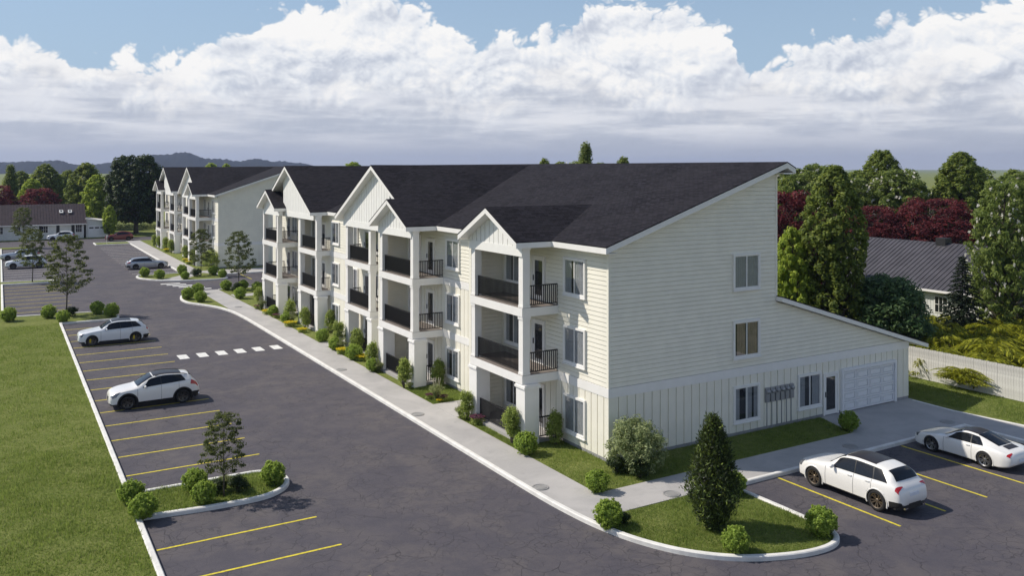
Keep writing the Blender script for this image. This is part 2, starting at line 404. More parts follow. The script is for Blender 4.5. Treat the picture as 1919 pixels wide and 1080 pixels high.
# kerbs
kerb([(-18.0, -70), (-18.0, 3.94)] + [(x, y) for x, y in IS1c[1:-1]] + [(-18.0, 6.5), (-18.0, 49.0)] + IS1e[1:-1] + [(-22.0, 54.6), (-22.0, 78.4)] + IS1f[1:-1] + [(-22.0, 80.6), (-22.0, 126)])
kerb([(-4.5, 40), (-4.47, 20)] + K1c + [(2.5, -4.62)])
kerb([(2.62, -4.58), (18.1, -4.58), (18.6, -66)])
kerb([(20.12, -.4), (20.05, -2.7), (20.55, -6), (22.6, -66)], w=.22, z1=.012)
kerb(K2c); kerb([(-2.75, 62.75), (60, 62.75)])
kerb(IS3c + [(-.2, 76.2), (60, 76.2)]); kerb([(-8.6, 78.4), (-8.3, 79.45), (-3.6, 79.6), (-3.45, 81), (-3.45, 126.6), (-8.6, 126.6), (-8.6, 131), (-3.4, 131.05)])
# painted lines
def line(x0, x1, y0, y1, m='yellow', name='parking_line', z=.004):
    o = obj(name, cached(('ln', round(x1 - x0, 2), round(y1 - y0, 2), m), lambda: MB().box(0, x1 - x0, 0, y1 - y0, 0, .003).mesh(name, M[m])), road, (x0, y0, ZR + z))
for k in range(-9, 18):
    y = 1.0 + 2.66 * k
    if 3 < y < 7 or y > 47.5: continue
    line(-17.8, -12.4, y - .05, y + .05)
for x in (5.0, 7.62, 10.25, 12.95, 15.6): line(x - .05, x + .05, -10.3, -4.75)
for k in range(8): line(-21.8, -16.5, 57.2 + 2.66 * k, 57.3 + 2.66 * k)
for k in range(16): line(-21.8, -16.5, 83.2 + 2.66 * k, 83.3 + 2.66 * k, 'whitepaint')
for k in range(16): line(-8.6, -3.6, 82.4 + 2.66 * k, 82.5 + 2.66 * k, 'whitepaint')
for k in range(6): line(-.0 + 2.43 + 2.66 * k, 2.53 + 2.66 * k, 70.3, 75.8)
for k in range(6): line(-12.0 + 1.24 * k, -11.38 + 1.24 * k, 30.7, 32.1, 'whitepaint', 'crossing_mark')
for k in range(6): line(-7.15 + .42 * k, -5.15 + .42 * k, 70.6 - 1.2 * k, 71.15 - 1.2 * k, 'whitepaint', 'crossing_mark')
# manhole covers in the pavement
mh = MB().lathe([(0, .03), (.24, .03), (.245, .02), (.27, .02), (.275, .032), (.33, .032), (.335, 0)], 28)
for j in range(6): mh.box(-.16 + .055 * j, -.14 + .055 * j, -.15, .15, .03, .036)
mh = mh.mesh('manhole_cover', M['manhole'])
for x, y, l in ((-4.0, 10.7, 'round grey manhole cover in pavement level with the entry path'), (-4.05, -.95, 'round grey manhole cover in pavement just before the building corner'), (10.6, -3.85, 'round grey manhole cover in shaded pavement behind the parked white crossover'),
                (17.9, -3.8, 'round grey manhole cover by the kerb corner beyond the white coupe'), (-4.0, 22.05, 'round grey manhole cover in pavement near the dashed crossing'), (-.1, -4.1, 'round manhole cover half hidden behind the pointed conifer'), (-3.7, 50.2, 'farthest round manhole cover, in pavement where the kerb bends')):
    tag(obj('manhole_cover', mh, None, (x, y, .0)), l, 'manhole', 'manhole covers along the pavement')
# ================================================================== the apartment buildings
EZ, SL = 9.23, 1 / 3.                       # eave height and main slope
def roof_top(x): return EZ + SL * (x + .6)
def roof_part(root, name, top, uv, fascia=.25):
    """top: polygon of the upper plane; shingle sheet with a white fascia / soffit slab under it"""
    top = [Vector(p) for p in top]
    n = (top[1] - top[0]).cross(top[2] - top[1])
    if n.z < 0: top = top[::-1]
    s = obj(name, MB().prism([p - Vector((0, 0, .05)) for p in top], (0, 0, .05)).mesh(name, M['shingle'], uv=uv), root)
    c = sum(top, Vector()) / len(top)
    ins = []
    for p in top:
        q = p + Vector((c.x - p.x, c.y - p.y, 0)).normalized() * .012
        # stay on the plane
        nn = (top[1] - top[0]).cross(top[2] - top[1]).normalized()
        q.z = p.z - (nn.x * (q.x - p.x) + nn.y * (q.y - p.y)) / nn.z
        ins.append(q)
    obj('fascia', MB().prism([p - Vector((0, 0, .051 + fascia)) for p in ins], (0, 0, fascia)).mesh('fascia', M['trim']), s)
    return s
uv_main = lambda c: (c.y, c.x * 1.054)
uv_gab = lambda c: (c.x, c.y * 1.12 + c.x * 0)

def lap_board(L, h=.205, n0=.03, n1=.046):
    """one lap siding board, local u along +X, outward -Y"""
    def f():
        mb = MB()
        mb.prism([(0, 0, .024), (0, -n1, .024), (0, -n1, .04), (0, -n0, h - .008), (0, 0, h - .008)], (L, 0, 0)); return mb.mesh('board', M['siding'])
    return cached(('lap', round(L, 2)), f)
def lap_sheet(L, z0, z1, step=.197):
    def f():
        mb = MB(); z = z0
        while z < z1 - .02:
            hh = min(.205, z1 - z)
            mb.prism([(0, 0, z + .024), (0, -.046, z + .024), (0, -.046, z + .04), (0, -.03, z + hh - .008), (0, 0, z + hh - .008)], (L, 0, 0)); z += step
        return mb.mesh('siding', M['siding'])
    return cached(('laps', round(L, 2), z0, z1), f)
def panel_board(h, w=.408):
    return cached(('pan', round(h, 2), round(w, 2)), lambda: MB().box(0, w, -.048, 0, 0, h).mesh('panel', M['siding']))
def panel_sheet(L, z0, z1):
    def f():
        mb = MB(); x = 0
        while x < L - .02:
            mb.box(x, min(L, x + .408), -.048, 0, z0, z1); x += .46
        return mb.mesh('panelling', M['siding'])
    return cached(('pans', round(L, 2), z0, z1), f)
RZ_E, RZ_F = 0., R(-90)                      # facing -Y (end wall) / facing -X (street front)

def curtain_mesh(w, h, kind):
    mb = MB(); rnd = random.Random(kind * 7 + 1)
    spans = {0: ((.02, .34), (.5, .98)), 1: ((.02, .20), (.46, .74), (.82, .98)), 2: ((.02, .98),), 3: ((.02, .28), (.62, .98)), 4: ((.10, .44), (.56, .97))}[kind]
    for a, b in spans:
        n = max(8, int((b - a) * w / .028)); i0 = len(mb.v); ph = rnd.random() * 6
        for k in range(n + 1):
            x = (a + (b - a) * k / n) * w; y = -.066 - .008 * math.sin(k * 1.25 + ph) - .004 * math.sin(k * .53 + ph)
            mb.v += [(x, y, .02), (x + .01 * math.sin(k), y, h - .02)]
        for k in range(n): mb.f.append((i0 + 2 * k, i0 + 2 * k + 2, i0 + 2 * k + 3, i0 + 2 * k + 1)); mb.mi.append(0)
    return mb.mesh('curtain', M['curtain_tan'] if kind == 4 else M['curtain'], smooth=True)
def window(root, loc, rz, w=1.70, h=1.72, kind=0, cur=True):
    def fr():
        mb = MB(); t = .095; nf = -.135
        mb.box(0, t, nf, 0, 0, h).box(w - t, w, nf, 0, 0, h).box(t, w - t, nf, 0, h - t, h).box(t, w - t, nf, 0, 0, t)
        mb.box(-.03, w + .03, nf - .035, 0, -.05, -.001)
        s = .035; a, b = t + .001, w - t - .001
        mb.box(a, a + s, -.102, -.05, t, h - t).box(b - s, b, -.102, -.05, t, h - t).box(a + s, b - s, -.102, -.05, h - t - s, h - t).box(a + s, b - s, -.102, -.05, t, t + s)
        mb.box(w / 2 - .028, w / 2 + .028, -.106, -.05, t, h - t)
        return mb.mesh('window', M['trim'])
    o = obj('window', cached(('win', w, h), fr), root, loc, rz)
    obj('room_panel', cached(('wrp', w, h), lambda: MB().box(.05, w - .05, -.054, -.050, .05, h - .05).mesh('room_panel', M['interior'])), o)
    for k in (0, 1):
        obj('pane', cached(('wpn', w, h), lambda: MB().box(.132, w / 2 - .03, -.090, -.088, .132, h - .132).mesh('pane', M['glass'])), o, (k * (w / 2 - .105), 0, 0))
    if cur: obj('curtain', cached(('wcu', w, h, kind), lambda: curtain_mesh(w - .22, h - .22, kind)), o, (.11, 0, .11))
    return o
def glazed_door(root, loc, rz, w=1.12, h=2.12):
    def fr():
        mb = MB(); t = .085
        mb.box(0, t, -.12, 0, 0, h).box(w - t, w, -.12, 0, 0, h).box(t, w - t, -.12, 0, h - t, h)
        a, b = t + .002, w - t - .002; s = .13
        mb.box(a, a + s, -.085, -.04, .02, h - t).box(b - s, b, -.085, -.04, .02, h - t).box(a + s, b - s, -.085, -.04, h - t - s, h - t).box(a + s, b - s, -.085, -.04, .02, .24)
        return mb.mesh('door', M['trim'])
    o = obj('door', cached(('door', w, h), fr), root, loc, rz)
    obj('room_panel', cached(('drp', w, h), lambda: MB().box(.09, w - .09, -.054, -.050, .03, h - .09).mesh('room_panel', M['interior'])), o)
    obj('pane', cached(('dpn', w, h), lambda: MB().box(.2, w - .2, -.070, -.068, .23, h - .2).mesh('pane', M['glass'])), o)
    obj('handle', cached('dh', lambda: MB().box(.12, .15, -.13, -.085, .92, 1.18).mesh('handle', M['iron'])), o)
    return o
def railing_mesh(L, h=1.0):
    def f():
        mb = MB(); mb.box(0, L, -.028, .028, h - .05, h).box(0, L, -.02, .02, .09, .13)
        n = max(2, round(L / .112))
        for k in range(n + 1):
            x = .012 + (L - .024) * k / n; r = .02 if k in (0, n) else .017
            mb.box(x - r, x + r, -r, r, 0 if k in (0, n) else .13, h - .05)
        return mb.mesh('railing', M['iron'])
    return cached(('rail', round(L, 2)), f)
def post_mesh(h): return cached(('post', round(h, 2)), lambda: MB().box(-.185, .185, -.185, .185, 0, h).box(-.215, .215, -.215, .215, h - .14, h - .001).box(-.205, .205, -.205, .205, .001, .1).mesh('post', M['trim']))
def pier_mesh(): return cached('pier', lambda: MB().box(-.38, .38, -.38, .38, 0, 2.55).box(-.44, .44, -.44, .44, 2.55, 2.66).box(-.40, .40, -.40, .40, 2.661, 2.735).mesh('pier', M['trim']))

def bay(root, y0, y1, xf, xw, near_rail=True, far_rail=True):
    """a stack of three balconies between y0 and y1, front edge xf, wall plane xw"""
    yc0, yc1 = y0 + .22, y1 - .22; xp = xf + .24; xq = xf + .42
    for lev, zt in enumerate((.14, 3.14, 6.19)):
        thick = .22 if lev == 0 else .13
        dk = obj('patio' if lev == 0 else 'balcony', cached(('deck', lev == 0, round(y1 - y0, 2), round(xw - xf, 2)), lambda: (MB().box(.01, xw - xf, .01, y1 - y0 - .01, -thick, 0).mesh('deck', M['concrete'] if lev == 0 else M['deck']))), root, (xf, y0, zt))
        if lev:
            L = y1 - y0
            fb = MB().box(0, .12, 0, L, -.40, -.012).box(.12, xw - xf - .04, 0, .12, -.40, -.012).box(.12, xw - xf - .04, L - .12, L, -.40, -.012)
            fb.box(.12, xw - xf, .12, L - .12, -.33, -.14)
            obj('fascia_beam', cached(('fb', round(L, 2), round(xw - xf, 2)), lambda: fb.mesh('fascia_beam', M['trim'])), dk)
        dx = xp - xf; hp = (5.79 - 3.14) if lev == 1 else (8.95 - 6.19)
        for yy in (yc0, yc1):
            if lev == 0: obj('pier', pier_mesh(), dk, (xq - xf, yy - y0, -.14))
            else: obj('post', post_mesh(hp), dk, (dx, yy - y0, 0))
        ry = (.2 if lev else .4)
        Lr = yc1 - yc0 - 2 * ry
        obj('railing', railing_mesh(Lr), dk, (dx, yc0 - y0 + ry, 0), R(90))
        Ls = xw - xp - ry - .03 + (0 if lev else -.18)
        xs = dx + ry + (0 if not lev else 0) + (.18 if not lev else 0)
        if near_rail: obj('railing', railing_mesh(Ls), dk, (xs, .1, 0))
        if far_rail: obj('railing', railing_mesh(Ls), dk, (xs, y1 - y0 - .1, 0))
def gable(root, yl, yh, yp, zp, xw, z0, sl):
    """white boarded gable front between yl and yh under a ridge at yp"""
    gz = lambda y: zp - .28 - sl * abs(y - yp)
    t = obj('gable', MB().box(xw - .05, xw + .25, yl, yh, z0 - .42, z0).prism([(xw + .06, yl, z0 + .002), (xw + .06, yh, z0 + .002), (xw + .06, yh, max(z0 + .003, gz(yh))), (xw + .06, yp, gz(yp)), (xw + .06, yl, max(z0 + .003, gz(yl)))], (.1, 0, 0)).mesh('gable', M['gable']), root)
    y = yl + .02
    while y < yh - .05:
        ya, yb = y, min(y + .385, yh)
        top = [(ya, gz(ya)), (yb, gz(yb))]
        if ya < yp < yb: top.insert(1, (yp, gz(yp)))
        if max(p[1] for p in top) > z0 + .08:
            pts = [(xw, ya, z0 + .002), (xw, yb, z0 + .002)] + [(xw, a, max(z0 + .01, b)) for a, b in reversed(top)]
            obj('board', MB().prism([(p[0] - .03, p[1], p[2]) for p in pts], (.088, 0, 0)).mesh('board', M['gable']), t)
        y += .435
def building(root, ys, withA, far):
    YE = 52.2; S2 = .5168
    core = [(0, ys, 0), (20.2, ys, 0), (20.2, ys, 3.04), (10.07, ys, 6.06), (10.07, ys, 12.5), (9.9, ys, 12.5), (0, ys, 9.15)]
    wall = obj('end_wall', MB().prism(core, (0, YE - ys, 0)).mesh('end_wall', M['siding']), root)
    front = obj('front_wall', MB().box(-.3, .01, 21.3, 43.2, 0.02, 9.0).mesh('front_wall', M['siding']), root)
    obj('plinth', MB().box(-.045, 20.24, ys - .045, ys + .5, -.05, .14).box(-.045, .4, ys + .5, YE, -.05, .139).mesh('plinth', M['plinth']), root)
    # white bands
    obj('band', MB().box(-.07, 20.27, ys - .07, ys + .3, 2.74, 3.14).box(-.07, .3, ys + .3, YE, 2.74, 3.139).mesh('band', M['trim']), root)
    b0 = 9.25 if withA else ys
    obj('band', MB().box(-.066, .3, b0, 21.3, 5.79, 6.19).box(-.366, .3, 21.3, 43.2, 5.79, 6.19).box(-.066, .3, 43.2, YE, 5.79, 6.19).box(-.366, .3, 21.3, 43.2, 2.74, 3.137).mesh('band', M['trim']), root)
    # end wall: lap boards above, board panels below
    def xlim(z):
        return (.06 if z < 9.0 else (z - 9.05) / SL + .05), (10.01 if z > 6.05 else min(20.14, 10.05 + (6.08 - z) / .298))
    rows = []; z = 3.14
    while z < 12.2:
        a0, a1 = xlim(z + .024); b0, b1 = xlim(z + .197)
        if z < 6.05 < z + .2: b1 = a1 = 10.06
        if a1 - a0 > .1: rows.append((z, a0, a1, b0, b1))
        z += .197
    def slant(z, a0, a1, b0, b1, y=ys):
        zb, zt = z + .024, z + .197
        return [(a0, y, zb), (a0, y - .046, zb), (b0, y - .03, zt), (b0, y, zt), (a1, y, zb), (a1, y - .046, zb), (b1, y - .03, zt), (b1, y, zt)], [(0, 1, 2, 3), (7, 6, 5, 4), (0, 4, 5, 1), (1, 5, 6, 2), (2, 6, 7, 3), (3, 7, 4, 0)]
    if not far:
        for rw in rows:
            mb = MB(); mb.v, mb.f = slant(*rw); mb.mi = [0] * 6; obj('board', mb.mesh('board', M['siding']), wall)
        for k in range(44):
            x = .05 + .46 * k
            if 14.6 < x + .2 < 18.95: obj('panel', panel_board(.52), wall, (x, ys, 2.22))
            elif x < 20: obj('panel', panel_board(2.6, min(.408, 20.15 - x)), wall, (x, ys, .14))
    else:
        mb = MB()
        for rw in rows:
            vv, ff = slant(*rw); i0 = len(mb.v); mb.v += vv; mb.f += [tuple(i0 + k for k in f) for f in ff]; mb.mi += [0] * 6
        for k in range(43): mb.box(.05 + .46 * k, .458 + .46 * k, ys - .048, ys, .14, 2.74)
        tag(obj('siding', mb.mesh('siding', M['siding']), wall), kind='stuff')
    for bx in ((-.056, .055, ys - .056, ys + .08, .141, 2.739), (-.056, .055, ys - .056, ys + .08, 3.141, 9.0), (20.15, 20.256, ys - .056, ys + .05, .141, 2.739), (10.0, 10.12, ys - .056, ys + .05, 6.3, 12.3)): obj('corner_board', MB().box(*bx).mesh('corner_board', M['siding']), root)
    # front wall cladding
    def lap(y0, y1, z0, z1, xw=0., split=False):
        if split:
            z = z0
            while z < z1 - .02: obj('board', lap_board(round(y1 - y0, 2)), wall, (xw, y1, z), RZ_F); z += .197
        else: tag(obj('siding', lap_sheet(y1 - y0, z0, z1), wall, (xw, y1, 0), RZ_F), kind='stuff')
    def pan(y0, y1, z0, z1, xw=0., split=False):
        if split:
            k = 0
            while y1 - .46 * k > y0 + .1: obj('panel', panel_board(z1 - z0, min(.408, y1 - .46 * k - y0)), wall, (xw, y1 - .46 * k, z0), RZ_F); k += 1
        else: tag(obj('panelling', panel_sheet(y1 - y0, z0, z1), wall, (xw, y1, 0), RZ_F), kind='stuff')
    if withA:
        pan(.08, 9.0, .14, 2.74, split=True); lap(.08, 9.0, 3.14, 9.0, split=True)
        pan(9.2, 15.9, .14, 2.74, split=True); pan(9.2, 15.9, 3.14, 5.79, split=True); lap(9.2, 15.9, 6.19, 9.0, split=True)
        pan(15.9, 21.1, .14, 2.74, split=True); pan(15.9, 21.1, 3.14, 5.79, split=True); lap(15.9, 21.1, 6.19, 9.0, split=True)
    else:
        lap(ys + .08, 21.1, 3.14, 5.79); pan(ys + .08, 21.1, .14, 2.74); lap(ys + .08, 21.1, 6.19, 9.0)
    for y0, y1, xw in ((21.3, 32.2, -.3), (32.2, 43.2, -.3), (43.2, YE, 0)):
        pan(y0, y1, .14, 2.74, xw); pan(y0, y1, 3.14, 5.79, xw); lap(y0, y1, 6.19, 9.0, xw)
    # party walls closing the far side of some balconies
    for yw, xf, xw in ([(8.98, -1.86, 0)] if withA else []) + [(21.1, -1.86, 0), (39.65, -1.35, -.3)]:
        p = obj('party_wall', MB().box(xf, xw, yw, yw + .2, 0.02, 8.93).mesh('party_wall', M['siding']), root)
        for a, b in ((.14, 2.74), (3.14, 5.79), (6.19, 8.9)): tag(obj('siding', lap_sheet(xw - xf, a, b), p, (xf, yw, 0)), kind='stuff')
    # main roof
    yr0, yr1 = ys - .62, YE + .6
    roof_part(root, 'roof', [(-.6, yr0, EZ), (-.6, yr1, EZ), (10.2, yr1, roof_top(10.2)), (10.2, yr0, roof_top(10.2))], uv_main)
    roof_part(root, 'roof', [(10.2, yr0, roof_top(10.2)), (10.2, yr1, roof_top(10.2)), (10.78, yr1, 12.55), (10.78, yr0, 12.55)], uv_main)
    obj('soffit', MB().box(10.0, 10.74, yr0 + .06, yr1 - .06, 12.24, 12.30).box(-.5, 0, yr0 + .05, yr1 - .05, 8.93, 8.958).mesh('soffit', M['trim']), root)
    roof_part(root, 'lean_to_roof', [(10.05, ys - .42, 6.36), (10.05, YE, 6.36), (21.5, YE, 2.95), (21.5, ys - .42, 2.95)], uv_main, .2)
    # gables
    if withA:
        for s in (-1, 1):
            roof_part(root, 'gable_roof', [(-2.5, 6.35, 10.68), (4.1, 6.35, 10.68), (4.1, 6.35 + s * 2.86, 9.225), (-2.5, 6.35 + s * 2.86, 9.225)], uv_gab)
        gable(root, 3.82, 8.9, 6.35, 10.68, -1.95, 8.93, .509)
        bay(root, 3.78, 8.78, -2.0, 0, far_rail=False)
    for mir in (False, True):
        y_ = (lambda y: 64.1 - y) if mir else (lambda y: y)
        roof_part(root, 'gable_roof', [(-1.95, y_(22.4), 12.74), (9.9, y_(22.4), 12.74), (9.9, y_(29.25), 9.2), (-1.95, y_(29.25), 9.2)], uv_gab)
        zz = lambda y: 12.74 - S2 * (22.4 - y)
        roof_part(root, 'gable_roof', [(-1.95, y_(22.4), 12.74), (-1.95, y_(18.45), zz(18.45)), (-2.5, y_(18.45), zz(18.45)), (-2.5, y_(15.6), zz(15.6)), (9.9, y_(15.6), zz(15.6)), (9.9, y_(22.4), 12.74)], uv_gab)
        roof_part(root, 'gable_roof', [(-2.5, y_(18.45), zz(18.45) - .004), (-1.25, y_(18.45), zz(18.45) - .004), (-1.25, y_(21.3), 9.21), (-2.5, y_(21.3), 9.21)], uv_gab)
        a, b = sorted((y_(16.0), y_(21.0))); gable(root, a, b, y_(18.45), zz(18.45), -1.95, 8.93, .509)
        a, b = sorted((y_(20.4), y_(28.7))); gable(root, a, b, y_(22.4), 12.74, -1.45, 8.93, S2)
    bay(root, 15.8, 20.85, -2.0, 0, far_rail=False)
    bay(root, 23.75, 28.5, -1.45, -.3)
    bay(root, 34.85, 39.5, -1.45, -.3, far_rail=False)
    bay(root, 43.6, 48.45, -2.0, 0)
    for y0, y1, x0, x1 in ([(3.7, 8.95, -2.3, -.55)] if withA else []) + [(15.8, 21.15, -2.3, -.55), (21.2, 29.0, -1.8, -.55), (35.1, 43.0, -1.8, -.55), (43.0, 48.5, -2.3, -.55)]:
        obj('ceiling', MB().box(x0 + .4, x1, y0, y1, 8.90, 8.928).mesh('ceiling', M['trim']), root)
    # openings of the street front
    cols = []
    if withA: cols += [(3.28, 0, 'w'), (6.0, 0, 'd'), (8.6, 0, 'w'), (15.38, 0, 'w')]
    else: cols += [(15.38, 0, 'w')]
    cols += [(18.05, 0, 'd'), (20.6, 0, 'w'), (25.9, -.3, 'w'), (27.65, -.3, 'd'), (30.5, -.3, 'w'), (34.4, -.3, 'w'), (36.95, -.3, 'd'), (39.4, -.3, 'w'), (45.9, 0, 'w'), (47.4, 0, 'd'), (50.9, 0, 'w')]
    rnd = random.Random(5)
    for i, (y, xw, k) in enumerate(cols):
        for zf, zd in ((.55, .14), (3.66, 3.15), (6.76, 6.2)):
            if k == 'w': window(root, (xw, y, zf), RZ_F, kind=rnd.choice((0, 1, 2, 3)))
            else: glazed_door(root, (xw, y, zd), RZ_F)
    return wall
B1 = tag(empty('apartment_building'), 'near three-storey cream apartment building with white gables, black balcony railings and dark shingle roof', 'building', 'apartment buildings')
w1 = building(B1, 0., True, False)
# end wall openings of the near building
window(B1, (7.18, 0, .58), RZ_E, kind=1); window(B1, (7.16, 0, 3.6), RZ_E, w=1.74, h=1.76, kind=4); window(B1, (7.16, 0, 6.8), RZ_E, w=1.74, h=1.70, kind=2)
window(B1, (11.52, 0, .6), RZ_E, kind=3)
glazed_door(B1, (13.38, 0, .05), RZ_E)
gd = obj('garage_door', MB().box(0, .13, -.2, 0, 0, 2.24).box(4.24, 4.37, -.2, 0, 0, 2.24).box(.13, 4.24, -.2, 0, 2.10, 2.24).box(.13, 4.24, -.06, -.05, .02, 2.10).mesh('garage_door', M['garage']), B1, (14.7, 0, .02))
for r in range(4):
    for c in range(4):
        x0, z0 = .15 + 1.0225 * c, .05 + .51 * r
        def pm():
            mb = MB().box(0, 1.0, -.125, -.061, 0, .075).box(0, 1.0, -.125, -.061, .405, .475).box(0, .075, -.125, -.061, .075, .405).box(.915, .99, -.125, -.061, .075, .405)
            mb.box(.13, .86, -.118, -.061, .13, .35)
            return mb.mesh('panel', M['garage'])
        obj('panel', cached('gpanel', pm), gd, (x0, 0, z0))
B2 = tag(empty('apartment_building', (1.4, 70.6, 0)), 'far three-storey cream apartment building beyond the crossing, with its blank end wall', 'building', 'apartment buildings')
building(B2, 11.9, False, True)
window(B2, (7.16, 11.9, 6.8), RZ_E, w=1.74, h=1.70, kind=2)
# electricity meters
def meter():
    t = empty('electric_meter')
    obj('box', MB().box(-.13, .13, -.13, 0, -.02, .66).box(-.115, .115, -.142, -.131, .02, .34).mesh('box', M['meter']), t)
    mb = MB().lathe([(.0, -.24), (.075, -.24), (.095, -.22), (.10, -.131)], 20, axis='y'); 
    o = obj('dial', mb.mesh('dial', M['meter'], smooth=True), t, (0, 0, .5))
    obj('conduit', MB().tube([(0, -.06, 0), (0, -.06, -1.2)], .025, 8).mesh('conduit', M['meter']), t)
    obj('base_plate', MB().box(-.145, .145, -.052, -.049, -.03, .68).mesh('base_plate', M['meter']), t)
    return t
mt = meter()
for k in range(6):
    o = mt if k == 0 else copy_tree(mt)
    o.location = (9.4 + .335 * k, 0, 1.3)
    tag(o, ['leftmost', 'second from left', 'third from left', 'fourth from left', 'fifth from left', 'rightmost'][k] + ' of six grey electric meters on the end wall', 'electric meter', 'electric meters on the end wall')
# ================================================================== cars
def pchip(xs, ys):
    xs, ys = np.array(xs, float), np.array(ys, float); h = np.diff(xs); dl = np.diff(ys) / h; dd = np.zeros(len(xs))
    for i in range(1, len(xs) - 1):
        if dl[i - 1] * dl[i] > 0:
            w1, w2 = 2 * h[i] + h[i - 1], h[i] + 2 * h[i - 1]; dd[i] = (w1 + w2) / (w1 / dl[i - 1] + w2 / dl[i])
    dd[0], dd[-1] = dl[0], dl[-1]
    def f(x):
        i = int(np.clip(np.searchsorted(xs, x) - 1, 0, len(h) - 1)); t = (x - xs[i]) / h[i]
        return float(ys[i] * (1 + 2 * t) * (1 - t) ** 2 + dd[i] * h[i] * t * (1 - t) ** 2 + ys[i + 1] * t * t * (3 - 2 * t) + dd[i + 1] * h[i] * t * t * (t - 1))
    return f
def paint(name, c, metal=0., rough=.28):
    return mat(name, c, rough, metal=metal, spec=.5, coat=.7)
M['tyre'] = mat('tyre', (.018, .018, .019), .8, bump=.2)
M['rimdark'] = mat('dark_rim', (.10, .095, .09), .35, metal=.8)
M['rimbronze'] = mat('bronze_rim', (.20, .16, .12), .35, metal=.8)
M['rimlight'] = mat('silver_rim', (.30, .30, .31), .3, metal=.9)
M['trimblack'] = mat('black_plastic', (.02, .02, .021), .55)
M['redlamp'] = mat('red_lamp', (.42, .012, .016), .12, spec=.6, coat=.6)
M['headlamp'] = mat('headlamp_glass', (.16, .17, .19), .08, metal=.3, coat=.8)
M['plate'] = mat('number_plate', (.70, .74, .82), .5)
M['chrome'] = mat('chrome', (.55, .55, .56), .2, metal=1.)
M['caliper'] = mat('yellow_caliper', (.55, .42, .02), .4)
M['roofdark'] = mat('dark_roof_panel', (.030, .026, .027), .3, spec=.3)
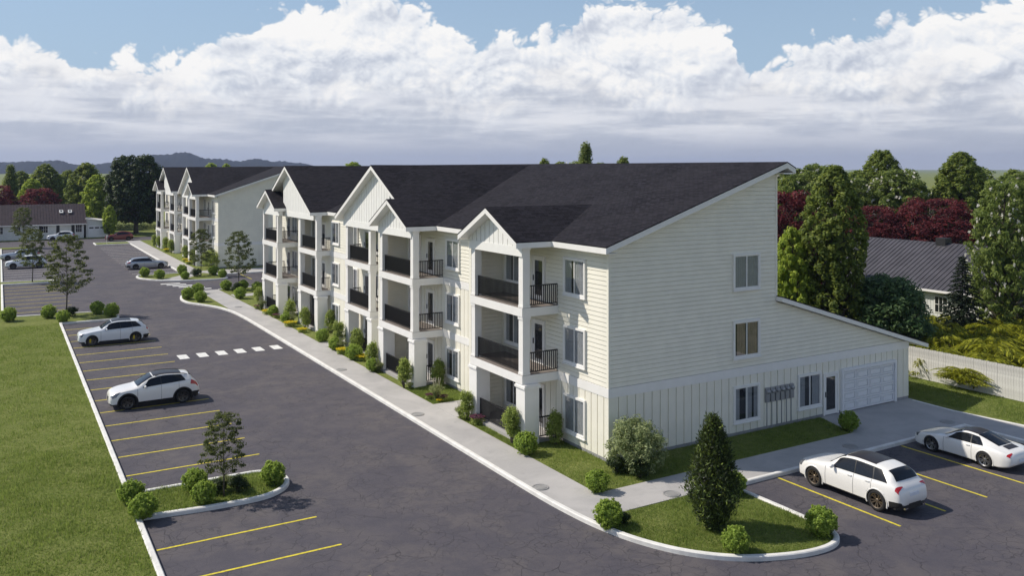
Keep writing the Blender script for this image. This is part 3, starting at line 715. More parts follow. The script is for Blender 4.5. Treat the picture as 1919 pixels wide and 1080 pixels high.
SPEC = {
 # s (from nose to tail), profile heights, belt, bottom, half width, roof half width
 'crossover': dict(L=4.66, wb=(.88, 3.73), r=.385, ra=.445, W=.945,
    zt=[(0, .62), (.04, .78), (.14, .90), (.5, 1.0), (1.25, 1.10), (1.42, 1.14), (1.75, 1.36), (2.15, 1.585), (2.7, 1.645), (3.4, 1.62), (3.95, 1.55), (4.15, 1.47), (4.42, 1.14), (4.54, 1.02), (4.62, .88), (4.66, .70)],
    zb=[(0, .58), (.04, .70), (.14, .80), (.5, .92), (1.25, 1.02), (2.2, 1.03), (3.2, 1.06), (4.0, 1.10), (4.42, 1.06), (4.54, .96), (4.62, .82), (4.66, .64)],
    z0=[(0, .36), (.15, .24), (.6, .23), (4.0, .24), (4.5, .32), (4.66, .44)],
    w=[(0, .62), (.05, .76), (.2, .86), (.6, .93), (1.3, .93), (2.5, .935), (3.6, .95), (4.2, .92), (4.5, .86), (4.62, .78), (4.66, .70)],
    wr=[(0, .50), (.1, .62), (.5, .72), (1.3, .76), (1.75, .70), (2.15, .64), (3.4, .62), (4.0, .60), (4.42, .66), (4.62, .60), (4.66, .52)],
    side=[(1.72, 2.72, 1.98, 2.66), (2.76, 3.52, 2.71, 3.42), (3.57, 4.10, 3.48, 3.72)], ws=(1.46, 2.13), rw=(4.0, 4.36), tail=(4.445, 4.585), tlv=(5.0, 7.9), head=(.06, .42), roofp=(2.18, 3.45), seams=(1.45, 2.72, 3.5)),
 'compact': dict(L=4.48, wb=(.88, 3.60), r=.36, ra=.46, W=.925,
    zt=[(0, .62), (.05, .80), (.2, .93), (.6, 1.02), (1.2, 1.10), (1.3, 1.14), (1.75, 1.42), (2.1, 1.58), (2.7, 1.645), (3.4, 1.60), (3.85, 1.53), (4.02, 1.46), (4.2, 1.18), (4.32, 1.06), (4.42, .90), (4.48, .68)],
    zb=[(0, .56), (.05, .70), (.2, .82), (.6, .94), (1.2, 1.01), (2.2, 1.06), (3.2, 1.13), (3.9, 1.18), (4.2, 1.1), (4.32, .98), (4.42, .82), (4.48, .62)],
    z0=[(0, .36), (.15, .25), (.6, .25), (3.9, .27), (4.3, .36), (4.48, .48)],
    w=[(0, .60), (.05, .74), (.2, .85), (.6, .905), (1.3, .91), (2.5, .915), (3.5, .925), (4.1, .89), (4.35, .82), (4.44, .75), (4.48, .66)],
    wr=[(0, .48), (.1, .6), (.5, .70), (1.2, .74), (1.75, .68), (2.1, .63), (3.3, .61), (3.9, .58), (4.2, .62), (4.42, .58), (4.48, .48)],
    side=[(1.62, 2.50, 1.92, 2.47), (2.54, 3.72, 2.51, 3.50)], ws=(1.33, 2.08), rw=(3.95, 4.2), tail=(3.98, 4.40), head=(.05, .55), roofp=(2.14, 3.55), seams=(1.35, 2.52, 3.4)),
 'coupe': dict(L=4.52, wb=(.98, 3.43), r=.34, ra=.40, W=.93,
    zt=[(0, .48), (.05, .58), (.25, .67), (.7, .76), (1.2, .83), (1.42, .87), (1.85, 1.10), (2.2, 1.24), (2.5, 1.28), (2.9, 1.25), (3.4, 1.11), (3.9, .94), (4.2, .87), (4.4, .80), (4.48, .68), (4.52, .54)],
    zb=[(0, .46), (.05, .55), (.25, .68), (.7, .79), (1.2, .82), (2.2, .82), (2.9, .84), (3.4, .88), (3.9, .86), (4.2, .80), (4.4, .72), (4.48, .63), (4.52, .50)],
    z0=[(0, .26), (.15, .16), (.6, .14), (3.9, .15), (4.3, .22), (4.52, .36)],
    w=[(0, .52), (.05, .66), (.2, .77), (.6, .87), (1.0, .90), (1.6, .87), (2.4, .89), (3.1, .95), (3.6, .975), (4.1, .94), (4.35, .84), (4.48, .72), (4.52, .62)],
    wr=[(0, .40), (.1, .5), (.6, .62), (1.3, .66), (1.85, .60), (2.3, .54), (2.9, .52), (3.4, .50), (3.9, .54), (4.3, .56), (4.48, .50), (4.52, .40)],
    side=[(1.66, 2.74, 2.02, 2.66), (2.80, 3.30, 2.72, 2.98)], ws=(1.44, 2.16), rw=(2.96, 3.82), tail=(4.30, 4.44), tlv=(5.2, 7.3), head=(.12, .42), roofp=(2.22, 2.94), seams=(1.55, 2.85)),
 'wagon': dict(L=4.9, wb=(.92, 3.86), r=.34, ra=.41, W=.92,
    zt=[(0, .58), (.05, .70), (.2, .80), (.7, .90), (1.35, .98), (1.5, 1.01), (2.0, 1.28), (2.4, 1.43), (2.9, 1.46), (3.6, 1.43), (4.2, 1.34), (4.42, 1.24), (4.65, 1.02), (4.78, .94), (4.86, .82), (4.9, .62)],
    zb=[(0, .52), (.05, .62), (.2, .72), (.7, .84), (1.35, .92), (2.4, .94), (3.6, .97), (4.3, .98), (4.65, .95), (4.78, .88), (4.86, .76), (4.9, .56)],
    z0=[(0, .32), (.15, .2), (.6, .18), (4.3, .19), (4.7, .26), (4.9, .40)],
    w=[(0, .58), (.05, .72), (.2, .82), (.7, .90), (1.4, .90), (3.0, .91), (4.0, .92), (4.5, .87), (4.78, .78), (4.86, .70), (4.9, .62)],
    wr=[(0, .46), (.1, .56), (.6, .68), (1.4, .72), (2.0, .64), (2.4, .59), (3.6, .58), (4.2, .55), (4.65, .62), (4.86, .54), (4.9, .46)],
    side=[(1.78, 2.85, 2.2, 2.8), (2.9, 3.72, 2.85, 3.65), (3.78, 4.4, 3.7, 4.05)], ws=(1.53, 2.38), rw=(4.3, 4.63), tail=(4.45, 4.84), head=(.08, .5), roofp=(2.45, 3.3), seams=(1.6, 2.87, 3.75)),
}
class Body:
    def __init__(s, sp):
        s.sp = sp
        for k in ('zt', 'zb', 'z0', 'w', 'wr'): setattr(s, k, pchip(*zip(*sp[k])))
        s.L = sp['L']
    def keys(s, q):
        zt, zb, z0, w, wr = s.zt(q), s.zb(q), s.z0(q), s.w(q), s.wr(q)
        zb = min(zb, zt - .012); e = min(.075, (zt - zb) * .35); H = zb - z0
        return [(0, z0), (w * .80, z0), (w * .955, z0 + .05), (w * .985, z0 + .16 * H + .03), (w, z0 + .58 * H), (w * .975, z0 + .86 * H), (w * .93, zb), (wr, zt - e), (wr * .72, zt - e * .28), (0, zt)]
    def at(s, q, v):
        """v 0..9 round the half section"""
        K = s.keys(q); i = min(8, max(0, int(v))); t = v - i
        if i in (0, 6): (a, b), (c, d) = K[i], K[i + 1]; 
        if i == 0: return a + (c - a) * t, b + (d - b) * t
        if i == 6:
            k = .018 * math.sin(math.pi * t) * min(1, (d - b) / .3); return a + (c - a) * t + k, b + (d - b) * t
        lo, hi = (1, 6) if i < 6 else (7, 9)
        p1, p2 = np.array(K[i]), np.array(K[i + 1]); p0 = np.array(K[i - 1]) if i > lo else 2 * p1 - p2
        p3 = np.array(K[i + 2]) if i + 1 < hi else (np.array((-K[8][0], K[8][1])) if i == 8 else 2 * p2 - p1)
        y, z = .5 * (2 * p1 + (p2 - p0) * t + (2 * p0 - 5 * p1 + 4 * p2 - p3) * t * t + (3 * p1 - p0 - 3 * p2 + p3) * t ** 3)
        return float(max(0, y)), float(z)
    def pt(s, q, v, side=1, off=0.):
        y, z = s.at(q, v)
        if off:
            a = Vector((-(q + .01), *s.at(min(s.L, q + .01), v))); b = Vector((-(q - .01), *s.at(max(0, q - .01), v)))
            y1, z1 = s.at(q, min(9, v + .03)); y0, z0 = s.at(q, max(0, v - .03))
            n = Vector((0, y1 - y0, z1 - z0)).cross(a - b)
            if n.length > 1e-9:
                n.normalize()
                if n.dot(Vector((0, y, z - .55))) < 0: n = -n
                return (-(q) + n.x * off + s.L / 2, side * (y + n.y * off), z + n.z * off)
        return (-q + s.L / 2, side * y, z)
    def patch(s, sa, sb, v0, v1, side, nu=10, nv=6, off=.006, thick=.0):
        """sa(t), sb(t): start and end station at height fraction t"""
        mb = MB()
        for j in range(nv + 1):
            t = j / nv; v = v0 + (v1 - v0) * t; a, b = sa(t), sb(t)
            for i in range(nu + 1): mb.v.append(s.pt(a + (b - a) * i / nu, v, side, off))
        s._quads(mb, nu, nv, side > 0); return mb
    def across(s, q0, q1, vin, nu=8, nv=14, off=.006, taper=0.):
        mb = MB()
        for j in range(nv + 1):
            u = -1 + 2 * j / nv; v = 9 - abs(u) * (9 - vin)
            for i in range(nu + 1):
                q = q0 + (q1 - q0) * i / nu + taper * u * u
                mb.v.append(s.pt(q, v, 1 if u > 0 else -1, off))
        s._quads(mb, nu, nv, True); return mb
    def _quads(s, mb, nu, nv, flip):
        for j in range(nv):
            for i in range(nu):
                a = j * (nu + 1) + i; f = (a, a + 1, a + nu + 2, a + nu + 1)
                mb.f.append(f if flip else f[::-1]); mb.mi.append(0)
def make_car(kind, pm, rim='rimdark', arch='trimblack', roofp=True, rails=False, caliper=False, detail=True, extras=()):
    sp = SPEC[kind]; B = Body(sp); L = sp['L']; t = empty('parked_car')
    qs = sorted(set([0, .015, .04, .08, .13, .2] + [round(x, 3) for x in np.arange(.28, L - .2, .062)] + [L - .2, L - .15, L - .1, L - .06, L - .03, L - .012, L]))
    vs = [0, .6, 1, 1.4, 1.8] + list(np.arange(2, 5.9, .25)) + [6, 6.25, 6.5, 6.75, 7, 7.25, 7.5, 7.75, 8, 8.33, 8.67, 9]
    mb = MB(); nv = len(vs); ra, r = sp['ra'], sp['r']
    P = [[B.at(q, v) for v in vs] for q in qs]
    for side in (1, -1):
        base = len(mb.v)
        for iq, q in enumerate(qs):
            for iv, v in enumerate(vs):
                y, z = P[iq][iv]; qq = q
                if 1.3 < v < 5.8:
                    for wq in sp['wb']:
                        dx, dz = q - wq, z - r; dd = math.hypot(dx, dz)
                        if ra - .05 < dd < ra + .035 and dz > -.2: qq = wq + dx * ra / dd; z = r + dz * ra / dd
                mb.v.append((-qq + L / 2, side * y, z))
        for iq in range(len(qs) - 1):
            for iv in range(nv - 1):
                a = base + iq * nv + iv; f = (a, a + 1, a + nv + 1, a + nv)
                if vs[iv] >= .6 and vs[iv + 1] < 5.9:
                    c = [sum(mb.v[k][m] for k in f) / 4 for m in (0, 2)]
                    if any(math.hypot(c[0] - (L / 2 - wq), c[1] - r) < ra - .004 for wq in sp['wb']): continue
                mb.f.append(f if side > 0 else f[::-1]); mb.mi.append(0)
    for end in (0, len(qs) - 1):
        i0 = end * nv; i1 = len(qs) * nv + end * nv
        f = [i0 + k for k in range(nv)] + [i1 + k for k in reversed(range(nv))]
        mb.f.append(tuple(f if end else f[::-1])); mb.mi.append(0)
    body = obj('body', mb.mesh('body', pm, smooth=True), t)
    def part(name, mb_, m, parent=t, smooth=True): return obj(name, mb_.mesh(name, m, smooth=smooth), parent)
    G = M['darkglass']
    part('windscreen', B.across(sp['ws'][0], sp['ws'][1], 7.18, off=.007, taper=.05), G)
    part('rear_window', B.across(sp['rw'][0], sp['rw'][1], 7.3, off=.007, taper=-.03), G)
    if roofp: part('roof_panel', B.across(sp['roofp'][0], sp['roofp'][1], 7.55, off=.006), M['roofdark'])
    for side in (1, -1):
        sd = sp['side']; part('window_surround', B.patch(lambda u: sd[0][0] - .03 + (sd[0][2] - sd[0][0]) * u, lambda u: sd[-1][1] + .03 + (sd[-1][3] - sd[-1][1]) * u ** 1.4, 6.08, 6.94, side, nu=30, nv=8, off=.003), M['trimblack'])
        for (a0, b0, a1, b1) in sp['side']:
            part('side_window', B.patch(lambda u: a0 + (a1 - a0) * u, lambda u: b0 + (b1 - b0) * u ** 1.4, 6.12, 6.90, side), G)
        h0, h1 = sp['head']; part('headlamp', B.patch(lambda u: h0 + .10 * (1 - u), lambda u: h0 + (h1 - h0) * (.55 + .45 * u), 4.5, 6.3, side, off=.007), M['headlamp'])
        q0, q1 = sp['tail']; tl = sp.get('tlv', (4.7, 6.15)); part('tail_lamp', B.patch(lambda u: q0 + .045 * u ** 2, lambda u: q1 - .02 - .05 * u ** 2, tl[0], tl[1], side, off=.009, nv=12), M['redlamp'])
        if detail:
            for q in sp['seams']:
                part('door_seam', B.patch(lambda u: q - .006, lambda u: q + .006, 2.6, 6.05, side, nu=1, nv=10, off=.004), M['trimblack'])
            for q in sp['seams'][1:]:
                x, y, z = B.pt(q - .16, 5.35, side); part('door_handle', MB().box(x - .09, x + .09, y - .012, y + .03 * (1 if side > 0 else -1) + .012, z - .015, z + .02), pm, smooth=False)
        x, y, z = B.pt(sp['side'][0][0] + .12, 6.1, side)
        m2 = MB(); m2.lathe([(.0, -.11), (.05, -.10), (.085, -.05), (.095, 0), (.085, .06), (.05, .105), (0, .115)], 12, axis='y')
        mo = part('mirror', m2, pm); mo.location = (x + .02, y + side * .13, z + .05); mo.scale = (.62, 1, .8)
        # wheels, arches
        for wq in sp['wb']:
            xw = L / 2 - wq; yo = B.at(wq, 4)[0]
            m3 = MB(); n = 22; i0 = 0
            for k in range(n + 1):
                an = math.pi * (-.12 + 1.24 * k / n); c, s_ = math.cos(an), math.sin(an)
                zz = r + ra * s_
                vv = min(5.6, max(1.6, 2 + 3.4 * (zz - B.z0(wq)) / max(.1, B.zb(wq) - B.z0(wq))))
                yb = B.at(min(L - .05, max(.05, wq - ra * c)), vv)[0]
                for rr, yy in ((ra - .035, yb - .012), (ra - .035, yb + .008), (ra + (.055 if arch == 'trimblack' else .012), yb + .012), (ra + (.062 if arch == 'trimblack' else .02), yb - .01)):
                    m3.v.append((xw + rr * c, side * yy, r + rr * s_))
            for k in range(n):
                for j in range(3):
                    a = 4 * k + j; f = (a, a + 1, a + 5, a + 4); m3.f.append(f if side > 0 else f[::-1]); m3.mi.append(0)
            part('wheel_arch', m3, M[arch] if arch in M else pm)
            m4 = MB()
            for k in range(n + 1):
                an = math.pi * k / n
                m4.v += [(xw + (ra + .01) * math.cos(an), side * (yo - .02), r + (ra + .01) * math.sin(an)), (xw + (ra + .01) * math.cos(an), side * (yo - .36), r + (ra + .01) * math.sin(an))]
            for k in range(n): m4.f.append((2 * k, 2 * k + 1, 2 * k + 3, 2 * k + 2)); m4.mi.append(0)
            m4.poly([(xw + (ra + .01) * math.cos(math.pi * k / 12), side * (yo - .36), r + (ra + .01) * math.sin(math.pi * k / 12)) for k in range(13)])
            part('wheel_well', m4, M['trimblack'])
            wh = obj('wheel', cached(('tyre', r), lambda: MB().lathe([(r * .68, -.10), (r * .74, -.115), (r * .93, -.11), (r, -.075), (r, .075), (r * .93, .11), (r * .74, .115), (r * .68, .10)], 36, axis='y').mesh('wheel', M['tyre'], smooth=True)), t, (xw, side * (yo - .125), r))
            def rimm():
                q = MB(); q.lathe([(r * .70, -.105), (r * .66, -.09), (r * .62, -.05), (r * .62, .09), (r * .70, .105)], 32, axis='y')
                q.lathe([(0, .075), (.06, .07), (.075, .055), (.08, .02)], 16, axis='y')
                for k in range(10):
                    an = 2 * math.pi * k / 10 + (.16 if k % 2 else -.16) * .5
                    ca, sa = math.cos(an), math.sin(an)
                    def P_(rr, w, yy): return (rr * ca - w * sa, yy, rr * sa + w * ca)
                    pts = [P_(.05, -.018, .05), P_(r * .64, -.026, .085), P_(r * .64, .026, .085), P_(.05, .018, .05)]
                    q.prism(pts, (0, -.03, 0))
                return q.mesh('rim', M[rim], smooth=False)
            ro = obj('rim', cached(('rim', r, rim), rimm), wh)
            if side < 0: ro.rotation_euler = (0, 0, math.pi)
            obj('brake_disc', cached(('disc', r), lambda: MB().lathe([(0, .0), (r * .5, .0), (r * .5, .012), (0, .012)], 24, axis='y').mesh('brake_disc', M['trimblack'])), wh, (0, -.02 * side, 0))
            if caliper: obj('caliper', cached(('cal', r), lambda: MB().box(.06, .17, -.045, .045, -.13, .13).mesh('caliper', M['caliper'])), wh, (-.0, .03 * side, 0))
        if kind == 'crossover': part('sill', B.patch(lambda u: sp['wb'][0] + ra + .01, lambda u: sp['wb'][1] - ra - .01, 1.7, 2.35, side, off=.010), M['trimblack']); part('sill_strip', B.patch(lambda u: sp['wb'][0] + ra + .01, lambda u: sp['wb'][1] - ra - .01, 2.36, 2.55, side, nv=2, off=.014), M['chrome'])
        if arch == 'trimblack':
            part('sill', B.patch(lambda u: sp['wb'][0] + ra - .02, lambda u: sp['wb'][1] - ra + .02, 1.6, 2.75, side, off=.008), M['trimblack'])
        if rails:
            pts = [B.pt(sp['ws'][1] + .15 + (sp['rw'][0] - sp['ws'][1] - .25) * k / 8, 7.25, side, .035 if 0 < k < 8 else .005) for k in range(9)]
            part('roof_rail', MB().tube(pts, .016, 6), M['trimblack'])
    # front grille, rear bumper, plate
    zf = .50 if kind != 'coupe' else .34
    gx = L / 2
    grille = MB()
    for j in range(5):
        z = zf + .045 * j
        pts = [B.pt(.012 + .03 * (abs(k) / 4) ** 2 * 2.2, 4.4 + .0 * k, 1) for k in range(0)]
        q = .02
        ys = [k / 4 * .36 for k in range(-4, 5)]
        grille.tube([(gx + .012 - .16 * y * y, y, z) for y in ys], .011, 5)
    if kind != 'coupe': part('grille', grille, M['trimblack'])
    low = B.patch(lambda u: L - .42, lambda u: L - .015, .9, 3.4, 1, nu=8, nv=5, off=.008); low2 = B.patch(lambda u: L - .42, lambda u: L - .015, .9, 3.4, -1, nu=8, nv=5, off=.008)
    if kind != 'coupe':
        part('rear_bumper', low, M['trimblack']); part('rear_bumper', low2, M['trimblack'])
        fr = B.patch(lambda u: .012, lambda u: .42, .9, 2.8, 1, nu=8, nv=5, off=.008); fr2 = B.patch(lambda u: .012, lambda u: .42, .9, 2.8, -1, nu=8, nv=5, off=.008)
        part('front_bumper', fr, M['trimblack']); part('front_bumper', fr2, M['trimblack'])
    if kind != 'coupe':
        n_ = 14; ys_ = [-.84 + 1.68 * k / n_ for k in range(n_ + 1)]
        pl = [(-L / 2 - .012 + .20 * abs(y / .84) ** 3.2, y, .27) for y in ys_] + [(-L / 2 + .30, .84, .27), (-L / 2 + .30, -.84, .27)]
        part('rear_valance', MB().prism(pl[::-1], (0, 0, .20)), M['trimblack'], smooth=False)
        for sy in (-.5, .5): part('exhaust', MB().box(-L / 2 - .03, -L / 2 + .12, sy - .09, sy + .09, .29, .35), M['chrome'], smooth=False)
    zp = {'coupe': .52, 'wagon': .74}.get(kind, .80); zr = max([q for q in np.arange(L - .5, L, .004) if B.zt(q) > zp] or [L - .02])
    part('number_plate', MB().box(-.012, .012, -.26, .26, -.06, .06), M['plate'], smooth=False).location = (L / 2 - zr - .012, 0, zp - .02)
    under = MB().box(-L / 2 + .35, L / 2 - .35, -.62, .62, sp['r'] * .55, sp['r'] + .1); part('underbody', under, M['trimblack'], smooth=False)
    if 'louvre' in extras:
        part('engine_grille', B.across(3.86, 4.14, 8.1, nu=4, nv=8, off=.008), M['roofdark'])
    if 'spoiler' in extras:
        q = sp['rw'][0]; y, z = B.at(q - .12, 9); w_ = B.wr(q)
        m5 = MB().prism([(-q + L / 2 + .12, -w_ * .95, z + .0), (-q + L / 2 - .16, -w_ * .9, z - .05), (-q + L / 2 - .16, -w_ * .9, z - .02), (-q + L / 2 + .12, -w_ * .95, z + .03)], (0, w_ * 1.87, 0))
        part('spoiler', m5, pm, smooth=False)
    return t
def place(o, x, y, heading, label, group='parked cars'):
    """heading: direction of the nose in degrees from +X"""
    o.location = (x, y, ZR + .002); o.rotation_euler = (0, 0, R(heading)); tag(o, label, 'car', group); return o
white = paint('white_car_paint', (.78, .77, .75)); white2 = paint('cool_white_paint', (.70, .73, .77)); silver = paint('silver_paint', (.42, .45, .50), .6, .3); red = paint('red_paint', (.13, .006, .008))
wbv = lambda k: (SPEC[k]['wb'][0] + SPEC[k]['wb'][1]) / 2 - SPEC[k]['L'] / 2   # wheelbase centre behind the middle
place(make_car('crossover', white, 'rimbronze', 'body', True), 5.55 + .80, -7.6, 90, 'white crossover with dark roof panel parked nose to the kerb by the end wall')
place(make_car('coupe', white, 'rimlight', 'body', True, extras=('louvre',)), 13.45 + .80, -7.2, 90, 'low white sports coupe with dark roof at the right edge')
place(make_car('compact', white, 'rimdark', 'trimblack', True, rails=True), -15.13, 19.55 + .80, 180, 'white compact off-roader with black wheel arches in the left car park')
cy = place(make_car('crossover', white2, 'rimdark', 'body', True, caliper=True), -15.15, 38.4 + .82, 180, 'pale white crossover with yellow brake calipers beside the hedged island')
place(make_car('wagon', silver, 'rimdark', 'body', False), -6.2, 87.1 + .85, 0, 'silver estate car parked facing the far building')
place(make_car('compact', red, 'rimdark', 'body', False, detail=False), -4.2, 134.6 + .8, 180, 'dark red car on the cross street below the big dark tree')
place(make_car('compact', white2, 'rimdark', 'body', False, detail=False), -12.9, 141.0, 180, 'white car parked in front of the low maroon-roofed house')
place(make_car('crossover', white2, 'rimdark', 'body', False, detail=False), -19.3, 95.2 + .9, 180, 'white car behind the slim tree at the far left kerb')
place(make_car('wagon', silver, 'rimdark', 'body', False, detail=False), -19.7, 108.2, 180, 'silver car half hidden behind the white car at far left')
# ================================================================== vegetation
def foliage(name, cols, rough=.6, trans=.45):
    m = bpy.data.materials.new(name); m.use_nodes = True
    T = NT(m.node_tree); T.n.clear()
    rnd = T.node('ShaderNodeNewGeometry').outputs['Random Per Island']
    c = T.ramp(rnd, [(k / (len(cols) - 1), cc) for k, cc in enumerate(cols)])
    df = T.node('ShaderNodeBsdfPrincipled', ins={'Base Color': c, 'Roughness': rough, 'Specular IOR Level': .3})
    tr = T.node('ShaderNodeBsdfTranslucent', ins={'Color': T.mix(.5, c, (*[min(1, v * 1.7) for v in cols[-1]], 1))})
    mx = T.node('ShaderNodeMixShader', ins={0: trans, 1: df.outputs[0], 2: tr.outputs[0]})
    T.l.new(mx.outputs[0], T.node('ShaderNodeOutputMaterial').inputs[0]); return m
F = {
 'boxwood': foliage('boxwood_leaves', [(0.0819, 0.1284, 0.0185), (0.2475, 0.3555, 0.0561), (0.4251, 0.536, 0.1108)]),
 'young': foliage('young_tree_leaves', [(.020, .030, .010), (.060, .082, .024), (.15, .175, .05)]),
 'conifer': foliage('conifer_needles', [(0.0104, 0.0182, 0.0065), (0.0156, 0.026, 0.0078), (0.0286, 0.0442, 0.0104), (0.0217, 0.0413, 0.0097), (0.0789, 0.1229, 0.0246), (0.1966, 0.2562, 0.0433)], trans=.15),
 'shrub': foliage('shrub_leaves', [(0.0705, 0.1085, 0.0244), (0.2129, 0.285, 0.0656), (0.4151, 0.4774, 0.1225)]),
 'rhodo': foliage('pale_shrub_leaves', [(0.0403, 0.0655, 0.0221), (0.1625, 0.2119, 0.0894), (0.4732, 0.527, 0.2738)]),
 'dark': foliage('dark_tree_leaves', [(0.0084, 0.0184, 0.005), (0.0297, 0.054, 0.0135), (0.0605, 0.0937, 0.0242)], trans=.2),
 'mid': foliage('mid_tree_leaves', [(0.0404, 0.0636, 0.0142), (0.1242, 0.1781, 0.0364), (0.2479, 0.2926, 0.056)]),
 'yellowgreen': foliage('yellow_green_leaves', [(0.0705, 0.1128, 0.0142), (0.2275, 0.3185, 0.0364), (0.4339, 0.5096, 0.0764)]),
 'red': foliage('dark_red_leaves', [(0.026, 0.0065, 0.0091), (0.0946, 0.019, 0.0252), (0.2003, 0.0424, 0.047)]),
 'magnolia': foliage('magnolia_leaves', [(0.0365, 0.0625, 0.0156), (0.126, 0.1788, 0.042), (0.2594, 0.3172, 0.0752)]),
 'laurel': foliage('laurel_leaves', [(0.0198, 0.048, 0.0169), (0.0683, 0.1326, 0.0501), (0.217, 0.3058, 0.1274)], rough=.35),
 'spruce': foliage('spruce_needles', [(0.0046, 0.0109, 0.0054), (0.015, 0.0275, 0.0125), (0.0308, 0.0476, 0.0209)], trans=.1),
 'juniper': foliage('juniper_sprays', [(0.0282, 0.0384, 0.0031), (0.1701, 0.1984, 0.0142), (0.4657, 0.4657, 0.0423)]),
 'grassy': foliage('ornamental_grass', [(0.0542, 0.0868, 0.0217), (0.175, 0.228, 0.07), (0.3528, 0.373, 0.177)]),
 'blade': foliage('grass_blades', [(0.0503, 0.0856, 0.014), (0.1452, 0.2112, 0.0389), (0.2446, 0.2998, 0.0726)], rough=.8),
 'petal_yellow': foliage('yellow_petals', [(0.55, 0.4, 0.01), (0.7, 0.55, 0.02), (0.75, 0.62, 0.04)]),
 'petal_purple': foliage('purple_petals', [(0.077, 0.022, 0.0495), (0.154, 0.055, 0.099), (0.242, 0.099, 0.143)]),
 'petal_white': foliage('white_blossoms', [(0.7, 0.66, 0.55), (0.8, 0.78, 0.7), (0.82, 0.8, 0.76)]),
}
def blade_material():
    m = F['blade']; T = NT(m.node_tree)
    rp = [n for n in T.n if n.type == 'VALTORGB'][0]; rnd = rp.inputs[0].links[0].from_socket
    pos = T.node('ShaderNodeNewGeometry').outputs['Position']
    f = T.m('ADD', T.m('MULTIPLY', rnd, .45), T.m('MULTIPLY', T.smooth(T.noise(T.v('MULTIPLY', pos, (1.0, 1.6, 0.)), 1.1, 5, .65, .6), .32, .66), .55))
    T.l.new(f, rp.inputs[0])
blade_material()
class Leaves:
    """gathers leaf-sized faces"""
    def __init__(s, seed): s.rng = np.random.default_rng(seed); s.c = []; s.n = []; s.t = []; s.l = []; s.w = []
    def add(s, c, n, l, w, t=None):
        c = np.asarray(c, float); k = len(c); s.c.append(c); s.n.append(np.asarray(n, float))
        s.t.append(s.rng.normal(size=(k, 3)) if t is None else np.asarray(t, float))
        s.l.append(np.broadcast_to(l, (k,)) * s.rng.uniform(.7, 1.25, k)); s.w.append(np.broadcast_to(w, (k,)) * s.rng.uniform(.75, 1.2, k))
    def clump(s, ctr, rad, count, l, w, up=.3, shell=.0):
        r = s.rng; d = r.normal(size=(count, 3)); d /= np.linalg.norm(d, axis=1)[:, None]
        q = r.uniform(shell, 1, count) ** (1 / 2.2)
        p = d * q[:, None] * np.asarray(rad) + np.asarray(ctr)
        n = d * 1.0 + r.normal(size=(count, 3)) * .42 + np.array((0, 0, up + .15)); s.add(p, n, l, w)
    def fill(s, ctr, rad, count, size):
        s.clump(ctr, rad, count, size, size * .8, 0.)
    def mesh(s, name, m, gravity=0.):
        c, n, t, l, w = (np.concatenate(a) for a in (s.c, s.n, s.t, s.l, s.w))
        n /= np.linalg.norm(n, axis=1)[:, None] + 1e-9
        t = t - (t * n).sum(1)[:, None] * n; t /= np.linalg.norm(t, axis=1)[:, None] + 1e-9
        b = np.cross(n, t); k = len(c)
        fold = n * (l * .12)[:, None]
        V = np.stack([c - t * (l / 2)[:, None], c + b * (w / 2)[:, None] + fold, c + t * (l / 2)[:, None], c - b * (w / 2)[:, None] + fold], 1).reshape(-1, 3)
        me = bpy.data.meshes.new(name)
        me.vertices.add(4 * k); me.vertices.foreach_set('co', V.astype(np.float32).ravel())
        me.loops.add(4 * k); me.loops.foreach_set('vertex_index', np.arange(4 * k, dtype=np.int32))
        me.polygons.add(k); me.polygons.foreach_set('loop_start', np.arange(0, 4 * k, 4, dtype=np.int32))
        me.materials.append(m); me.update(calc_edges=True); me.validate(); return me
def branch_mesh(H, trunk_r, tips, seed, trunk_top=.9, lean=.0, start=.25):
    rnd = random.Random(seed); mb = MB(); pts = []; wob = [(0, 0)]
    for k in range(8): wob.append((wob[-1][0] + rnd.uniform(-.5, .5) * trunk_r, wob[-1][1] + rnd.uniform(-.5, .5) * trunk_r))
    zs = [H * trunk_top * k / 8 for k in range(9)]
    pts = [(wob[k][0], wob[k][1], zs[k] - (.15 if k == 0 else 0)) for k in range(9)]
    mb.tube(pts, [trunk_r * (1.25 if k == 0 else 1) * (1 - .82 * k / 8) for k in range(9)], 8)
    for tp in tips:
        z0 = max(H * start, min(tp[2] - .15 * H * rnd.uniform(.5, 1.3), H * trunk_top * .96)); f = z0 / (H * trunk_top)
        k = min(7, int(f * 8)); u = f * 8 - k
        p0 = Vector((wob[k][0] * (1 - u) + wob[k + 1][0] * u, wob[k][1] * (1 - u) + wob[k + 1][1] * u, z0))
        p2 = Vector(tp); p1 = (p0 + p2) / 2 + Vector((rnd.uniform(-.05, .05) * H, rnd.uniform(-.05, .05) * H, .02 * H))
        r0 = trunk_r * (1 - .82 * f) * .5
        mb.tube([p0, p1, p2], [r0, r0 * .6, r0 * .2], 5, cap=False)
    return mb.mesh('trunk', M['bark'], smooth=True)
